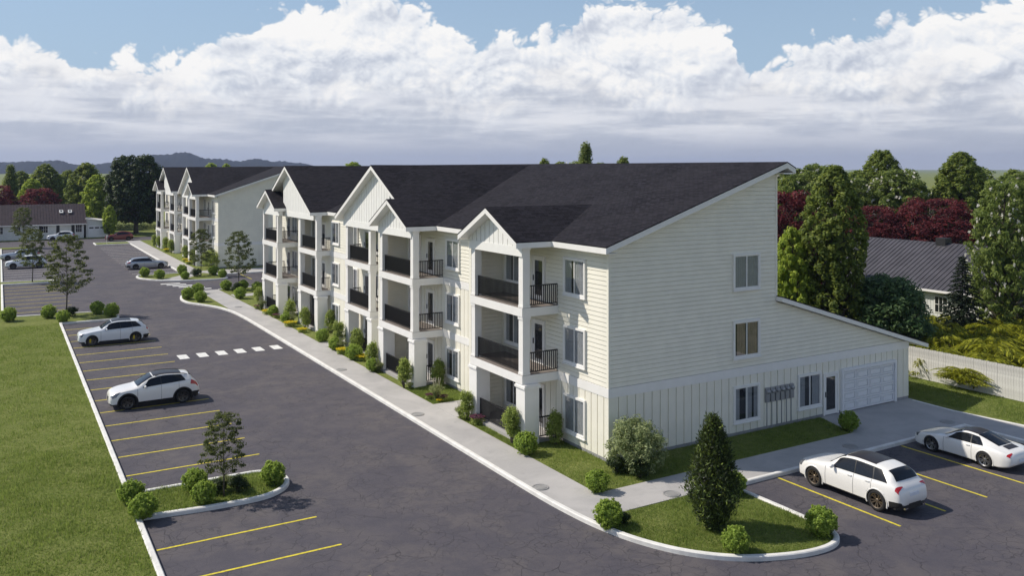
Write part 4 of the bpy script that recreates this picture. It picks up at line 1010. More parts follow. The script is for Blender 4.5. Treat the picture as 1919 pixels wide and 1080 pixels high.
def tree_proto(kind, H, W, base, mat_, seed, clumps=46, per=90, leaf=(.16, .10), cr=.5, flat=.6, profile=None, trunk_r=.12, shell=.45, core=0):
    """crown between base*H and H, half-width profile(0..1)*W"""
    rnd = random.Random(seed); L = Leaves(seed); tips = []
    prof = profile or (lambda t: math.sin(math.pi * min(1, .12 + .88 * t)) ** .6)
    for k in range(clumps):
        t = (k + rnd.random()) / clumps; z = H * (base + (1 - base) * t * .97)
        rr = prof(t) * W * (rnd.uniform(shell, 1) ** .7); a = k * 2.39996 + rnd.uniform(-.5, .5)
        c = (rr * math.cos(a), rr * math.sin(a), z); tips.append(c)
        s_ = cr * rnd.uniform(.65, 1.3)
        L.clump(c, (s_, s_, s_ * flat), int(per * rnd.uniform(.6, 1.3)), leaf[0], leaf[1])
    if core: L.fill((0, 0, H * (base + .45 * (1 - base))), (W * .68, W * .68, H * (1 - base) * .42), core, leaf[0] * 2.2)
    o = empty('tree')
    obj('crown', L.mesh('crown', mat_), o)
    obj('trunk', branch_mesh(H, trunk_r, tips[::2] if clumps > 60 else tips, seed, .88, start=base * .8), o)
    o['_h'] = H
    return o
PROTO_AT = (0, 0, -500)
class Stock:
    """first use moves the prototype itself, then copies it"""
    def __init__(s, o): s.o = o; s.used = False
    def put(s, name, loc, label, cat, group=None, scale=1., rz=0.):
        o = s.o if not s.used else copy_tree(s.o); s.used = True
        if '_h' in o: del o['_h']
        o.name = name; o.location = loc; o.rotation_euler = (0, 0, rz); o.scale = scale if hasattr(scale, '__len__') else (scale,) * 3
        for k in ('label', 'category', 'group'):
            if k in o: del o[k]
        return tag(o, label, cat, group)
def rz_(): return RV.uniform(0, 6.28)
RV = random.Random(77)
# ---- round bushes
def bush_proto(seed, m='boxwood', n=5200, leaf=(.055, .032)):
    L = Leaves(seed); r = L.rng
    ph = r.uniform(0, 6.28, 6)
    k = 330; d = r.normal(size=(k, 3)); d /= np.linalg.norm(d, axis=1)[:, None]
    bump = 1 + .10 * np.sin(5 * d[:, 0] + ph[0]) * np.sin(6 * d[:, 1] + ph[1]) + .07 * np.sin(8 * d[:, 2] + 7 * d[:, 0] + ph[2])
    q = r.uniform(.80, 1.0, k) * bump * .46
    for j in range(13):
        dv = d + r.normal(size=(k, 3)) * .55 + np.array((0, 0, .35)); dv /= np.linalg.norm(dv, axis=1)[:, None]
        p = d * q[:, None] + dv * .035 + r.normal(size=(k, 3)) * .016; p[:, 2] = np.maximum(p[:, 2] * .95 + .45, .02)
        L.add(p, r.normal(size=(k, 3)) * .6 + d, .095, .036, dv)
    L.fill((0, 0, .45), (.36, .36, .36), 620, .15)
    o = empty('round_bush'); obj('foliage', L.mesh('foliage', F[m]), o)
    mb = MB()
    for j in range(5): a = j * 1.256; mb.tube([(0, 0, -.05), (.12 * math.cos(a), .12 * math.sin(a), .2), (.3 * math.cos(a), .3 * math.sin(a), .5)], [.02, .015, .006], 5)
    obj('stem', mb.mesh('stem', M['bark']), o); return o
BU = [Stock(bush_proto(11)), Stock(bush_proto(12)), Stock(bush_proto(13))]
bushes = [
 (-18.02, 5.5, .95, 'round bush on the lawn edge, back one of the pair by the left kerb'), (-17.85, 3.75, 1.0, 'round bush at the kerb corner nearest the bottom left'),
 (-15.75, 5.55, .95, 'round bush left of the slim tree on the kerbed island, far side'), (-15.7, 4.1, .92, 'round bush left of the slim tree on the kerbed island, near side'), (-12.95, 4.75, 1.0, 'round bush alone at the rounded tip of the near left island'),
 (-2.4, -2.45, .92, 'round bush on the lawn corner by the pavement junction'), (-4.0, -5.3, 1.05, 'round bush where the pavement meets the kidney-shaped island'), (-1.65, -9.0, .92, 'round bush at the lower kerb of the kidney-shaped island'),
 (1.8, -9.55, 1.05, 'round bush at the right tip of the kidney-shaped island'), (2.0, -5.3, .95, 'round bush just behind the pointed conifer'), (12.6, -2.2, 1.0, 'round bush in the shade at the driveway corner'),
 (-2.45, 2.75, 1.05, 'round bush at the foot of the nearest white pier'), (-2.2, 31.2, 1.0, 'round bush beside the path between the third and fourth balcony stacks'), (-2.35, 27.9, 1.0, 'round bush with yellow flowers in front, farther of two by the third balcony stack'),
 (-2.3, 24.4, 1.1, 'round bush with yellow flowers in front, nearer of two by the third balcony stack'), (-2.45, 20.65, .9, 'round bush at the far pier of the second balcony stack'), (-2.3, 43.75, 1.0, 'round bush by pink flowers at the farthest balcony stack'), (-2.3, 39.8, 1.0, 'round bush by yellow flowers at the fourth balcony stack'),
 (-6.75, 57.4, 1.25, 'round bush at the outer tip of the wedge of lawn by the kerb bend'), (-6.0, 55.1, 1.15, 'round bush nearest the kerb on the wedge of lawn'), (-5.2, 60.7, 1.15, 'round bush at the crosswalk end of the wedge of lawn'),
 (-2.2, 61.9, 1.15, 'round bush where the pavement reaches the crosswalk'), (-.6, 61.4, 1.1, 'round bush right of the slim tree between the buildings'), (.3, 59.2, 1.1, 'rightmost round bush beside the white pier between the buildings'), (-2.35, 55.3, 1.2, 'round bush beside the short cross path between the buildings'),
 (-7.8, 78.0, 1.2, 'leftmost round bush on the far island before the silver car'), (-6.6, 75.2, 1.15, 'second round bush from left on the far island'), (-3.6, 78.6, 1.2, 'round bush at the back of the far island by the pavement'), (-4.2, 73.2, 1.0, 'small round bush by the diagonal path on the far island'), (-.6, 75.7, 1.2, 'round bush right of the slim tree on the far island'), (-.2, 72.9, 1.0, 'rightmost round bush at the tip of the far island'),
 (-18.7, 52.4, 1.2, 'round bush left of the tall slim tree on the lawn strip'), (-17.8, 49.6, 1.05, 'round bush at the kerb corner behind the pale crossover'), (-15.0, 52.6, 1.2, 'round bush in the middle of the lawn strip behind the pale crossover'), (-14.1, 50.4, 1.25, 'round bush at the tip of the lawn strip behind the pale crossover'), (-21.6, 52.3, 1.25, 'round bush at the left edge of the picture'),
]
for i, (x, y, d_, l) in enumerate(bushes): BU[i % 3].put('round_bush', (x, y, 0), l, 'bush', 'round clipped bushes', d_, rz_())
# ---- slim young trees
def young(seed, H=6.0): return Stock(tree_proto('young', H, 1.55, .30, F['young'], seed, clumps=88, per=46, leaf=(.17, .10), cr=.36, flat=.42, trunk_r=.055, shell=.35, profile=lambda t: (math.sin(math.pi * (.20 + .74 * t)) ** .8) * (1 + .15 * math.sin(9 * t))))
YT = [young(21), young(22), young(23)]
for i, (x, y, h, l) in enumerate([(-14.9, 4.42, 3.25, 'small slim tree on the kerbed island in the near left car park'), (-17.3, 53.0, 7.0, 'tall slim tree on the lawn strip behind the pale crossover'), (-19.1, 79.3, 5.9, 'slim tree in front of the white car at far left'), (-1.0, 61.6, 6.1, 'slim tree between the two apartment buildings, right one'),
    (-1.9, 76.2, 5.5, 'slim tree on the far island before the far building, left one'), (-19.0, 127.6, 6.4, 'slim tree in front of the low maroon-roofed house')]):
    YT[i % 3].put('young_tree', (x, y, 0), l, 'tree', 'slim young trees', h / 6.0, rz_())
# ---- pointed conifer
def conifer_proto(seed, H=4.0, W=.92):
    L = Leaves(seed); rnd = random.Random(seed); r = L.rng
    prof = lambda t: W * (t / .33) ** .55 if t < .33 else W * max(.05, (1 - (t - .33) / .70)) ** .72
    L.fill((0, 0, H * .30), (W * .62, W * .62, H * .28), 500, .2); L.fill((0, 0, H * .6), (W * .4, W * .4, H * .3), 400, .18)
    for k in range(620):
        t = (k + .5) / 620; a = k * 2.39996; z = .1 + (H - .25) * t; rr = prof(t) * rnd.uniform(.72, 1.02) * (1 + .10 * math.sin(5 * a + 9 * t))
        c = np.array((rr * math.cos(a), rr * math.sin(a), z)); out = np.array((math.cos(a), math.sin(a), 0))
        n = 22; s_ = .10 * rnd.uniform(.7, 1.2)
        p = c + r.normal(size=(n, 3)) * np.array((s_, s_, s_ * 1.3)) * .75
        L.add(p, r.normal(size=(n, 3)), .17, .038, out * .8 + np.array((0, 0, 1.0)) + r.normal(size=(n, 3)) * .45)
    o = empty('conifer'); obj('crown', L.mesh('crown', F['conifer']), o)
    obj('trunk', MB().tube([(0, 0, -.1), (0, 0, .6), (0, 0, H * .85)], [.07, .06, .015], 8).mesh('trunk', M['bark']), o)
    m2 = Leaves(seed + 5); 
    return o
Stock(conifer_proto(31)).put('conifer', (-1.0, -7.3, 0), 'dark green pointed conifer on the kidney-shaped island', 'tree')
# ---- big pale shrub at the corner, low dark shrubs at its foot
def shrub_proto(name, seed, m, W, H, clumps, per, leaf, cr=.25, flat=.9, base=.12, stems=6):
    L = Leaves(seed); rnd = random.Random(seed); tips = []
    for k in range(clumps):
        t = rnd.random() ** .8; a = k * 2.39996; rr = W * .5 * math.sin(math.pi * (.18 + .75 * t)) ** .6 * rnd.uniform(.55, 1)
        c = (rr * math.cos(a), rr * math.sin(a), H * (base + (1 - base) * t * .92)); tips.append(c); s_ = cr * rnd.uniform(.7, 1.25)
        L.clump(c, (s_, s_, s_ * flat), per, *leaf)
    L.fill((0, 0, H * .55), (W * .30, W * .30, H * .36), clumps * 5, max(leaf) * 1.6)
    o = empty(name); obj('foliage', L.mesh('foliage', F[m]), o)
    mb = MB()
    for tp in tips[::max(1, len(tips) // stems)]: mb.tube([(tp[0] * .12, tp[1] * .12, -.05), (tp[0] * .5, tp[1] * .5, tp[2] * .55), tp], [.022, .014, .006], 5)
    obj('stem', mb.mesh('stem', M['bark']), o); return o
Stock(shrub_proto('flowering_shrub', 41, 'rhodo', 2.4, 2.15, 90, 60, (.15, .05), .26)).put('flowering_shrub', (.35, -1.35, 0), 'large pale-leaved shrub at the near building corner', 'shrub')
LOW = Stock(shrub_proto('low_shrub', 42, 'dark', .9, .62, 26, 70, (.10, .03), .16))
for x, y, s_, l in ((-.45, -1.15, 1.0, 'low dark shrub at the left foot of the pale corner shrub'), (.0, -2.0, 1.1, 'low dark shrub at the near foot of the pale corner shrub'), (-14.3, 4.7, .9, 'low greyish shrub right of the slim tree on the near left island'), (-15.05, 4.9, .8, 'low greyish shrub left of the slim tree on the near left island'),
    (-17.0, 52.4, 1.2, 'low greyish shrub at the foot of the tall slim tree'), (-1.4, 60.6, 1.3, 'low greyish shrub left of the tree between the buildings'), (-2.6, 75.2, 1.4, 'low greyish shrub at the foot of the tree on the far island'), (-3.4, -5.35, .6, 'tiny dark shrub beside the bush at the pavement junction')):
    LOW.put('low_shrub', (x, y, 0), l, 'shrub', 'low greyish shrubs', s_, rz_())
# ---- upright shrubs by the piers
UP = [Stock(shrub_proto('upright_shrub', s, 'shrub', .72, 1.6, 52, 52, (.085, .055), .17, 1.15, .16)) for s in (51, 52)]
ups = [(-2.3, 8.65, .9, 'upright shrub at the far pier of the nearest balcony stack'), (-2.3, 4.2, 1.05, 'upright shrub in front of the nearest white pier'), (-.62, 3.2, .95, 'upright shrub against the wall right of the nearest white pier'), (-2.4, 16.0, 1.05, 'upright shrub in front of the near pier of the second balcony stack'), (-.65, 15.2, 1.0, 'upright shrub against the wall right of the second balcony stack'),
    (-2.25, 21.3, 1.05, 'upright shrub at the far pier of the second balcony stack'), (-1.9, 28.6, 1.15, 'upright shrub at the far pier of the third balcony stack'), (-1.8, 25.3, 1.15, 'upright shrub between the piers of the third balcony stack'), (-.6, 34.0, 1.1, 'upright shrub against the wall at the fourth balcony stack'), (-1.9, 36.2, 1.1, 'upright shrub at the near pier of the fourth balcony stack'),
    (-1.9, 40.2, 1.15, 'upright shrub at the far pier of the fourth balcony stack'), (-2.2, 48.8, 1.15, 'upright shrub at the far pier of the farthest balcony stack'),
    (-.8, 119, 1.2, 'farthest upright shrub along the far building'), (-.7, 115.3, 1.2, 'second farthest upright shrub along the far building'), (-.3, 111.5, 1.25, 'third farthest upright shrub along the far building'), (-.4, 106, 1.25, 'fourth farthest upright shrub along the far building'), (-.2, 95.9, 1.2, 'second nearest upright shrub along the far building'), (-.7, 87.2, 1.3, 'nearest upright shrub along the far building')]
for i, (x, y, s_, l) in enumerate(ups): UP[i % 2].put('upright_shrub', (x, y, 0), l, 'shrub', 'upright shrubs by the piers', s_, rz_())
Stock(shrub_proto('leafy_shrub', 53, 'shrub', 2.6, 2.3, 70, 50, (.14, .07), .3)).put('leafy_shrub', (.6, 83.0, 0), 'wide dark shrub at the corner of the far building', 'shrub')
# ---- flowers and ornamental grass
def flower_proto(seed, petal, W=.7, H=.28):
    L = Leaves(seed); r = L.rng; L.clump((0, 0, H * .4), (W * .5, W * .5, H * .5), 260, .12, .04, .6)
    P = Leaves(seed + 1); n = 90; a = r.uniform(0, 6.28, n); rr = W * .5 * np.sqrt(r.uniform(0, 1, n))
    ctr = np.stack([rr * np.cos(a), rr * np.sin(a), H * (.95 - .5 * (rr / W) ** 2) + r.uniform(-.03, .03, n)], 1)
    for k in range(5):
        an = k * 1.2566 + r.uniform(0, 6.28, n); dv = np.stack([np.cos(an), np.sin(an), .35 + 0 * an], 1)
        P.add(ctr + dv * .035, np.stack([-.35 * np.cos(an), -.35 * np.sin(an), 1 + 0 * an], 1), .075, .05, dv)
    o = empty('flower_clump'); obj('foliage', L.mesh('foliage', F['shrub']), o); obj('blossom', P.mesh('blossom', F[petal]), o); return o
FY, FP = Stock(flower_proto(61, 'petal_yellow')), Stock(flower_proto(63, 'petal_purple', .65, .34))
for st, x, y, s_, l in ((FY, -2.35, 26.5, 1.3, 'yellow flowers before the farther bush of the third balcony stack'), (FY, -1.95, 23.9, 1.3, 'yellow flowers at the near pier of the third balcony stack'), (FY, -2.45, 38.3, 1.4, 'yellow flowers at the far pier of the fourth balcony stack'), (FY, -2.4, 35.4, 1.1, 'yellow flowers at the near pier of the fourth balcony stack'), (FY, -2.45, 44.9, 1.4, 'yellow flowers at the farthest balcony stack of the near building'),
    (FY, -.9, 89.0, 1.6, 'yellow flowers nearest along the far building'), (FY, -.7, 92.6, 1.4, 'yellow flowers second along the far building'), (FY, -.6, 108.6, 1.6, 'yellow flowers farthest along the far building'), (FP, -2.15, 7.75, 1.2, 'purple flowers beside the far pier of the nearest balcony stack'), (FP, -1.75, 12.35, .9, 'purple flowers right of the ornamental grass by the entry path'), (FP, -2.2, 13.1, .8, 'purple flowers left of the ornamental grass by the entry path'),
    (FP, -2.35, 42.7, 1.0, 'pink flowers by the bush at the farthest balcony stack'), (FP, -2.5, 48.2, 1.0, 'pink flowers at the end of the near building'), (FY, -2.0, 12.25, .55, 'few yellow flowers under the ornamental grass by the entry path')):
    st.put('flower_clump', (x, y, 0), l, 'flowers', 'flower clumps along the fronts', s_, rz_())
def tuft_proto(seed, H=.8, n=420, spread=.5):
    L = Leaves(seed); r = L.rng; a = r.uniform(0, 6.28, n); tl = r.uniform(.1, 1, n) * spread
    for j in range(3):
        f = (j + .5) / 3; out = tl * f ** 1.6
        c = np.stack([np.cos(a) * out, np.sin(a) * out, H * f * (1 - .35 * tl)], 1)
        L.add(c, r.normal(size=(n, 3)), H * .42, .022, np.stack([np.cos(a) * tl * 1.2, np.sin(a) * tl * 1.2, np.ones(n)], 1))
    o = empty('ornamental_grass'); obj('blades', L.mesh('blades', F['grassy']), o)
    mb = MB()
    for k in range(9): an = k * .7; mb.tube([(0, 0, 0), (.14 * math.cos(an), .14 * math.sin(an), H * .9), (.2 * math.cos(an), .2 * math.sin(an), H * 1.35)], [.006, .006, .012], 4)
    obj('plume', mb.mesh('plume', mat('plume', (.45, .42, .33), .9)), o); return o
TF = Stock(tuft_proto(71))
for x, y, s_, l in ((-2.0, 12.65, 1.1, 'pale ornamental grass clump by the entry path'), (-2.45, 8.95, .8, 'small ornamental grass at the foot of the far pier shrub of the nearest stack'), (-2.3, 15.5, .55, 'small ornamental grass before the near pier of the second balcony stack'), (-2.25, 20.3, .8, 'ornamental grass beside the far pier of the second balcony stack'), (-2.1, 27.4, .9, 'ornamental grass between bush and shrub of the third balcony stack'), (-2.0, 39.4, .9, 'ornamental grass by the far pier of the fourth balcony stack'), (-2.3, 47.6, 1.1, 'ornamental grass at the end of the near building'), (-14.7, 5.2, .7, 'ornamental grass at the tree foot on the near left island')):
    TF.put('ornamental_grass', (x, y, 0), l, 'grass', 'ornamental grass clumps', s_, rz_())
# ================================================================== larger trees
T_ = {}
def stock(key, *a, **k): T_[key] = Stock(tree_proto(key, *a, **k))
stock('oak', 15, 5.4, .16, F['dark'], 81, clumps=260, per=80, leaf=(.46, .28), cr=.8, shell=.6, flat=.7, trunk_r=.42, core=900, profile=lambda t: math.sin(math.pi * (.12 + .80 * t)) ** .5)
stock('broad', 13, 3.6, .14, F['mid'], 82, clumps=170, per=75, leaf=(.42, .26), cr=.62, shell=.6, flat=.6, trunk_r=.28, core=500)
stock('broad2', 12, 3.2, .12, F['yellowgreen'], 83, clumps=140, per=75, leaf=(.40, .25), cr=.6, shell=.6, flat=.6, trunk_r=.25, core=450)
stock('column', 13, 2.1, .06, F['mid'], 84, clumps=300, per=70, leaf=(.24, .16), cr=.36, flat=1.0, shell=.72, trunk_r=.2, core=900, profile=lambda t: (.80 + .14 * math.sin(math.pi * t) + .10 * math.sin(13 * t)) * (1 if t < .72 else max(.25, 1 - ((t - .72) / .30) ** 2.2)))
stock('maple', 9.5, 4.4, .12, F['red'], 85, clumps=240, per=85, leaf=(.24, .15), cr=.65, flat=.5, shell=.6, trunk_r=.22, core=700, profile=lambda t: math.sin(math.pi * (.22 + .70 * t)) ** .6)
stock('pyramid', 13, 2.5, .05, F['mid'], 87, clumps=150, per=90, leaf=(.3, .14), cr=.7, flat=.8, trunk_r=.2, core=500, profile=lambda t: max(.06, (1 - t) ** .75 * 1.05))
def magnolia(seed):
    o = tree_proto('magnolia', 11.5, 3.6, .08, F['magnolia'], seed, clumps=230, per=75, leaf=(.30, .15), cr=.6, flat=.42, shell=.62, trunk_r=.22, core=700, profile=lambda t: math.sin(math.pi * (.22 + .70 * t)) ** .65)
    P = Leaves(seed + 3); r = P.rng; n = 120; t = r.uniform(.12, 1, n); a = r.uniform(0, 6.28, n); rr = 3.9 * np.sin(np.pi * (.22 + .70 * t)) ** .65 * r.uniform(.8, 1.04, n)
    c = np.stack([rr * np.cos(a), rr * np.sin(a), 11.5 * (.08 + .92 * t * .97)], 1)
    for k in range(6): P.add(c + r.normal(size=(n, 3)) * .06, r.normal(size=(n, 3)), .26, .18)
    obj('blossom', P.mesh('blossom', F['petal_white']), o); return Stock(o)
T_['magnolia'] = magnolia(88)
def spruce_proto(seed, H=6.4, W=2.4):
    L = Leaves(seed); rnd = random.Random(seed); r = L.rng; mb = MB().tube([(0, 0, -.1), (0, 0, H * .95)], [.14, .02], 8)
    for k in range(150):
        t = (k + .5) / 150; a = k * 2.39996; z = .25 + (H - .35) * t; ln = W * (1 - t) ** .85 * rnd.uniform(.8, 1.08) + .08
        n = 8 + int(44 * ln); u = r.uniform(.12, 1, n) ** .8
        dr = np.array((math.cos(a), math.sin(a), 0)); p = np.outer(u * ln, dr) + np.array((0, 0, z)); p[:, 2] -= .32 * (u * ln) ** 1.3 - .1 * u
        side = np.array((-math.sin(a), math.cos(a), 0)); p += np.outer(r.normal(size=n) * .16 * (1 - .5 * u), side)
        L.add(p, r.normal(size=(n, 3)) * .5 + np.array((0, 0, 1)), .26, .07, dr * .8 + np.outer(r.normal(size=n), side))
    L.fill((0, 0, H * .35), (W * .42, W * .42, H * .3), 300, .34)
    o = empty('spruce'); obj('crown', L.mesh('crown', F['spruce']), o); obj('trunk', mb.mesh('trunk', M['bark']), o); return o
T_['spruce'] = Stock(spruce_proto(89))
def juniper_proto(seed, W=1.7, H=1.7):
    L = Leaves(seed); rnd = random.Random(seed); r = L.rng; mb = MB()
    for k in range(64):
        a = k * 2.39996; ln = W * rnd.uniform(.5, 1.1); hh = H * (.35 + .65 * (k % 4) / 3) * rnd.uniform(.8, 1.05) * (1 - .3 * ln / W)
        n = 44; u = np.linspace(.10, 1, n); dr = np.array((math.cos(a), math.sin(a), 0)); side = np.array((-math.sin(a), math.cos(a), 0))
        ctr = np.outer(u * ln, dr); ctr[:, 2] = hh * np.sin(np.pi * (.16 + .66 * u)) ** .8
        for sg in (-1, 1):
            ln2 = .26 * np.sin(np.pi * (.12 + .82 * u)) + .03
            p = ctr + np.outer(sg * ln2 * .5, side) + r.normal(size=(n, 3)) * .012; p[:, 2] -= ln2 * .35
            L.add(p, np.array((0, 0, 1)) + np.outer(np.full(n, sg * .5), side) + r.normal(size=(n, 3)) * .2, ln2 * 1.3 + .05, .05, dr * .8 + np.outer(np.full(n, sg * .8), side) + np.array((0, 0, -.45)))
        if k % 6 == 0: mb.tube([(0, 0, -.05), tuple(ctr[n // 2]), tuple(ctr[-1])], [.03, .015, .005], 4)
    o = empty('juniper'); obj('foliage', L.mesh('foliage', F['juniper']), o); obj('stem', mb.mesh('stem', M['bark']), o); return o
JU = [Stock(juniper_proto(91)), Stock(juniper_proto(92))]
def put(key, name, x, y, h, label, cat='tree', group='background trees', wide=1., base=None):
    H0 = {'oak': 15, 'broad': 13, 'broad2': 12, 'column': 13, 'maple': 9.5, 'pyramid': 13, 'magnolia': 11.5, 'spruce': 6.4}[key]
    T_[key].put(name, (x, y, -.02), label, cat, group, (h / H0 * wide, h / H0 * wide, h / H0), rz_())
put('oak', 'oak_tree', .4, 150.4, 15.2, 'huge dark round-crowned tree left of the far building')
put('pyramid', 'pyramidal_tree', -20.2, 178.6, 13.4, 'tall pointed tree at the far left edge'); put('broad', 'leafy_tree', -13.7, 180.6, 13.6, 'tallest rounded green tree behind the maroon roof, left one')
put('broad', 'leafy_tree', -6.8, 168.8, 13.8, 'tall green tree between the maroon roof and the huge dark tree'); put('broad2', 'leafy_tree', -16.7, 164.9, 10.6, 'yellow-green tree behind the left part of the maroon roof')
put('broad2', 'leafy_tree', -5.8, 157.2, 11.4, 'yellow-green tree just left of the huge dark tree'); put('broad', 'leafy_tree', -11, 184.8, 11.3, 'lower green tree behind the middle of the maroon roof')
put('maple', 'red_maple', -15.6, 160.5, 8.8, 'round dark red tree behind the maroon roof'); put('maple', 'red_maple', -22.4, 162.3, 9.4, 'dark red tree cut by the left edge', wide=.8)
put('broad', 'leafy_tree', -8.3, 196, 12.2, 'distant green tree behind the maroon roof, right one'); put('broad', 'leafy_tree', -17.8, 201, 12.0, 'distant green tree behind the maroon roof, left one'); put('broad2', 'leafy_tree', -4.9, 143.6, 5.9, 'small green tree by the garage of the maroon-roofed house', wide=.8)
put('broad', 'leafy_tree', 5.5, 168, 9.5, 'low green tree right of the huge dark tree'); 
put('pyramid', 'pyramidal_tree', 47.8, 68.5, 16.2, 'pointed treetop rising above the middle of the ridge', wide=.8); put('magnolia', 'magnolia_tree', 46.6, 71.5, 13.7, 'white-flecked treetop at the foot of the pointed one above the ridge', wide=.9)
put('magnolia', 'magnolia_tree', 50.9, 70.2, 13.5, 'treetop right of the pointed one above the ridge', wide=.7); put('broad', 'leafy_tree', 46.1, 76.5, 14.0, 'small treetop left of the pointed one above the ridge', wide=.55); put('broad', 'leafy_tree', 53.5, 67.4, 14.2, 'rightmost small treetop above the ridge', wide=.6)
put('broad2', 'leafy_tree', 58.8, 189.9, 14.4, 'lone treetop above the ridge between the two big gables', wide=1.2); put('broad2', 'leafy_tree', 32.7, 240.3, 14.3, 'left treetop above the far building ridge'); put('broad2', 'leafy_tree', 35.4, 232.8, 14.1, 'right treetop above the far building ridge', wide=.7)
put('column', 'columnar_tree', 25.9, 9.4, 12.9, 'tall dense columnar green tree behind the lean-to roof'); put('broad2', 'leafy_tree', 23.9, 11.2, 8.6, 'bright yellow-green tree between wall and columnar tree', wide=.62)
put('maple', 'red_maple', 28.6, 16.5, 10.9, 'dark red tree right beside the tall end wall', wide=.75)
put('maple', 'red_maple', 55.4, 28.6, 8.7, 'dark red tree behind the metal roof, left one', wide=1.0); put('maple', 'red_maple', 60.2, 24.6, 9.5, 'dark red tree behind the metal roof, right one', wide=1.15); put('maple', 'red_maple', 51.8, 32.6, 8.2, 'low dark red tree half hidden by the columnar tree')
put('magnolia', 'magnolia_tree', 57.0, 36.5, 13.2, 'white-flowering tree behind the columnar tree, left one', wide=.9); put('magnolia', 'magnolia_tree', 62.8, 36.8, 11.6, 'white-flowering tree behind the columnar tree, right one'); put('magnolia', 'magnolia_tree', 66.6, 33.4, 12.6, 'white-flowering tree between the two tall columnar treetops', wide=1.05)
put('column', 'columnar_tree', 67.6, 36.2, 14.9, 'left one of the two tall columnar treetops at right', wide=1.25); put('column', 'columnar_tree', 71.5, 28.9, 14.6, 'right one of the two tall columnar treetops at right', wide=1.3)
put('magnolia', 'magnolia_tree', 77.5, 31.5, 13.0, 'white-flecked tree right of the columnar treetops'); put('magnolia', 'magnolia_tree', 40.3, 6.1, 11.8, 'large white-flowering tree at the right edge over the metal roof', wide=.66); put('magnolia', 'magnolia_tree', 82, 27.0, 12.2, 'white-flecked tree at the far right edge')
put('broad', 'leafy_tree', 36.3, 23.0, 11.0, 'leafy green tree just right of the wall, behind the dark red one', wide=.75); put('broad', 'leafy_tree', 46, 31, 11.8, 'leafy green tree farther right of the wall', wide=.7); put('magnolia', 'magnolia_tree', 54.5, 40.5, 12.8, 'distant white-flecked tree near the wall'); put('broad', 'leafy_tree', 88, 40, 11.5, 'distant green tree behind the right columnar treetop')
put('broad', 'leafy_tree', 75, 48, 12.0, 'distant green tree between the columnar treetops'); put('broad', 'leafy_tree', 64, 50, 11.6, 'distant green tree behind the white-flowering pair')
for i, (k_, x, y, h, w_) in enumerate((('broad', 54.2, 46.8, 12.3, .8), ('magnolia', 61.6, 49.4, 12.2, 1.), ('broad', 71.6, 52.4, 12.6, 1.), ('magnolia', 67.4, 46.0, 12.0, .9), ('broad', 78.9, 54.2, 12.8, .8), ('broad', 78.8, 48.2, 12.3, 1.), ('magnolia', 72.1, 35.6, 11.2, .8), ('broad', 94.2, 35.6, 12.4, 1.), ('broad', 88.4, 30.2, 11.8, .9), ('magnolia', 88.4, 27.2, 12.4, 1.))):
    put(k_, 'leafy_tree' if k_ == 'broad' else 'magnolia_tree', x, y, h, ('rounded green' if k_ == 'broad' else 'white-flecked') + ' tree in the back row at right, ' + ('first', 'second', 'third', 'fourth', 'fifth', 'sixth', 'seventh', 'eighth', 'ninth', 'last')[i] + ' from the wall', wide=w_)
put('spruce', 'spruce', 35.6, 6.4, 6.4, 'small dark spruce in front of the white house', group='garden plants at right')
Stock(shrub_proto('laurel', 94, 'laurel', 5.4, 5.4, 230, 60, (.34, .13), .55, .9, .04)).put('laurel', (28.6, 7.3, 0), 'large glossy dark laurel bush beyond the fence', 'shrub', 'garden plants at right')
jn = [(26.6, 5.6), (26.5, 2.6), (26.7, -.6), (27.6, -4.2), (29.4, 4.2), (29.6, .8), (30.2, -2.6), (32.2, 5.4), (32.4, 2.2), (33.2, -1.4), (35.0, 4.0), (35.6, .6), (37.6, 3.4), (38.2, 6.6), (40.2, 5.2), (33.4, 8.6), (36.6, 8.8), (30.4, 8.2), (39.8, 1.6)]
spots = ['just left of the dark spruce', 'behind the middle boards of the fence', 'towards the right end of the fence', 'before the laurel, second row', 'in the second row behind the fence middle', 'in the second row towards the right', 'left of the spruce foot', 'right of the spruce foot', 'below the white house windows', 'below the white house wall, farther left', 'farthest back against the house', 'left end below the eave', 'under the eave by the spruce', 'beside the laurel foot', 'rightmost under the flowering tree']
adj = ['nearest the fence corner', 'hanging over the left part of the fence', 'over the middle of the fence', 'over the right part of the fence']
for i, (x, y) in enumerate(jn):
    JU[i % 2].put('juniper', (x, y, -.05), ('feathery yellow-green juniper ' + adj[i]) if i < 4 else 'feathery yellow-green juniper ' + spots[i - 4], 'juniper', 'junipers beyond the fence' if i < 4 else 'junipers in the bed', RV.uniform(1.3, 1.6) if i > 3 else 1.3, rz_())
JU[1].put('juniper', (24.35, -.55, .42), 'feathery juniper clump growing through the white fence', 'juniper', None, (.50, 1.0, .62), 0.)
# ================================================================== fence
fen = tag(empty('board_fence', (24.8, 13, 0)), 'white vertical board fence at the right lawn', 'fence')
rf = random.Random(4)
bm_ = [MB().box(-.012, .012, .004, .146, 0, 1.80 + .008 * k).mesh('board', M['fence']) for k in range(3)]
for k in range(146):
    o = obj('board', bm_[k % 3], fen, (rf.uniform(-.006, .006), -.15 * (k + 1), .02))
for k in range(10): obj('post', cached('fpost', lambda: MB().box(.014, .11, -.05, .05, 0, 1.78).mesh('post', M['fence'])), fen, (0, -2.4 * k, 0))
for z in (.35, 1.45): obj('rail', cached('frail', lambda: MB().box(.016, .06, -21.9, 0, -.04, .04).mesh('rail', M['fence'])), fen, (0, 0, z))
lat = tag(empty('lattice_fence', (33.0, 19.6, 3.2), R(-35)), 'small white lattice railing between the trees behind the wing', 'fence')
mb = MB().box(-1.2, 1.2, -.03, .03, .9, .98).box(-1.2, 1.2, -.03, .03, 0, .08)
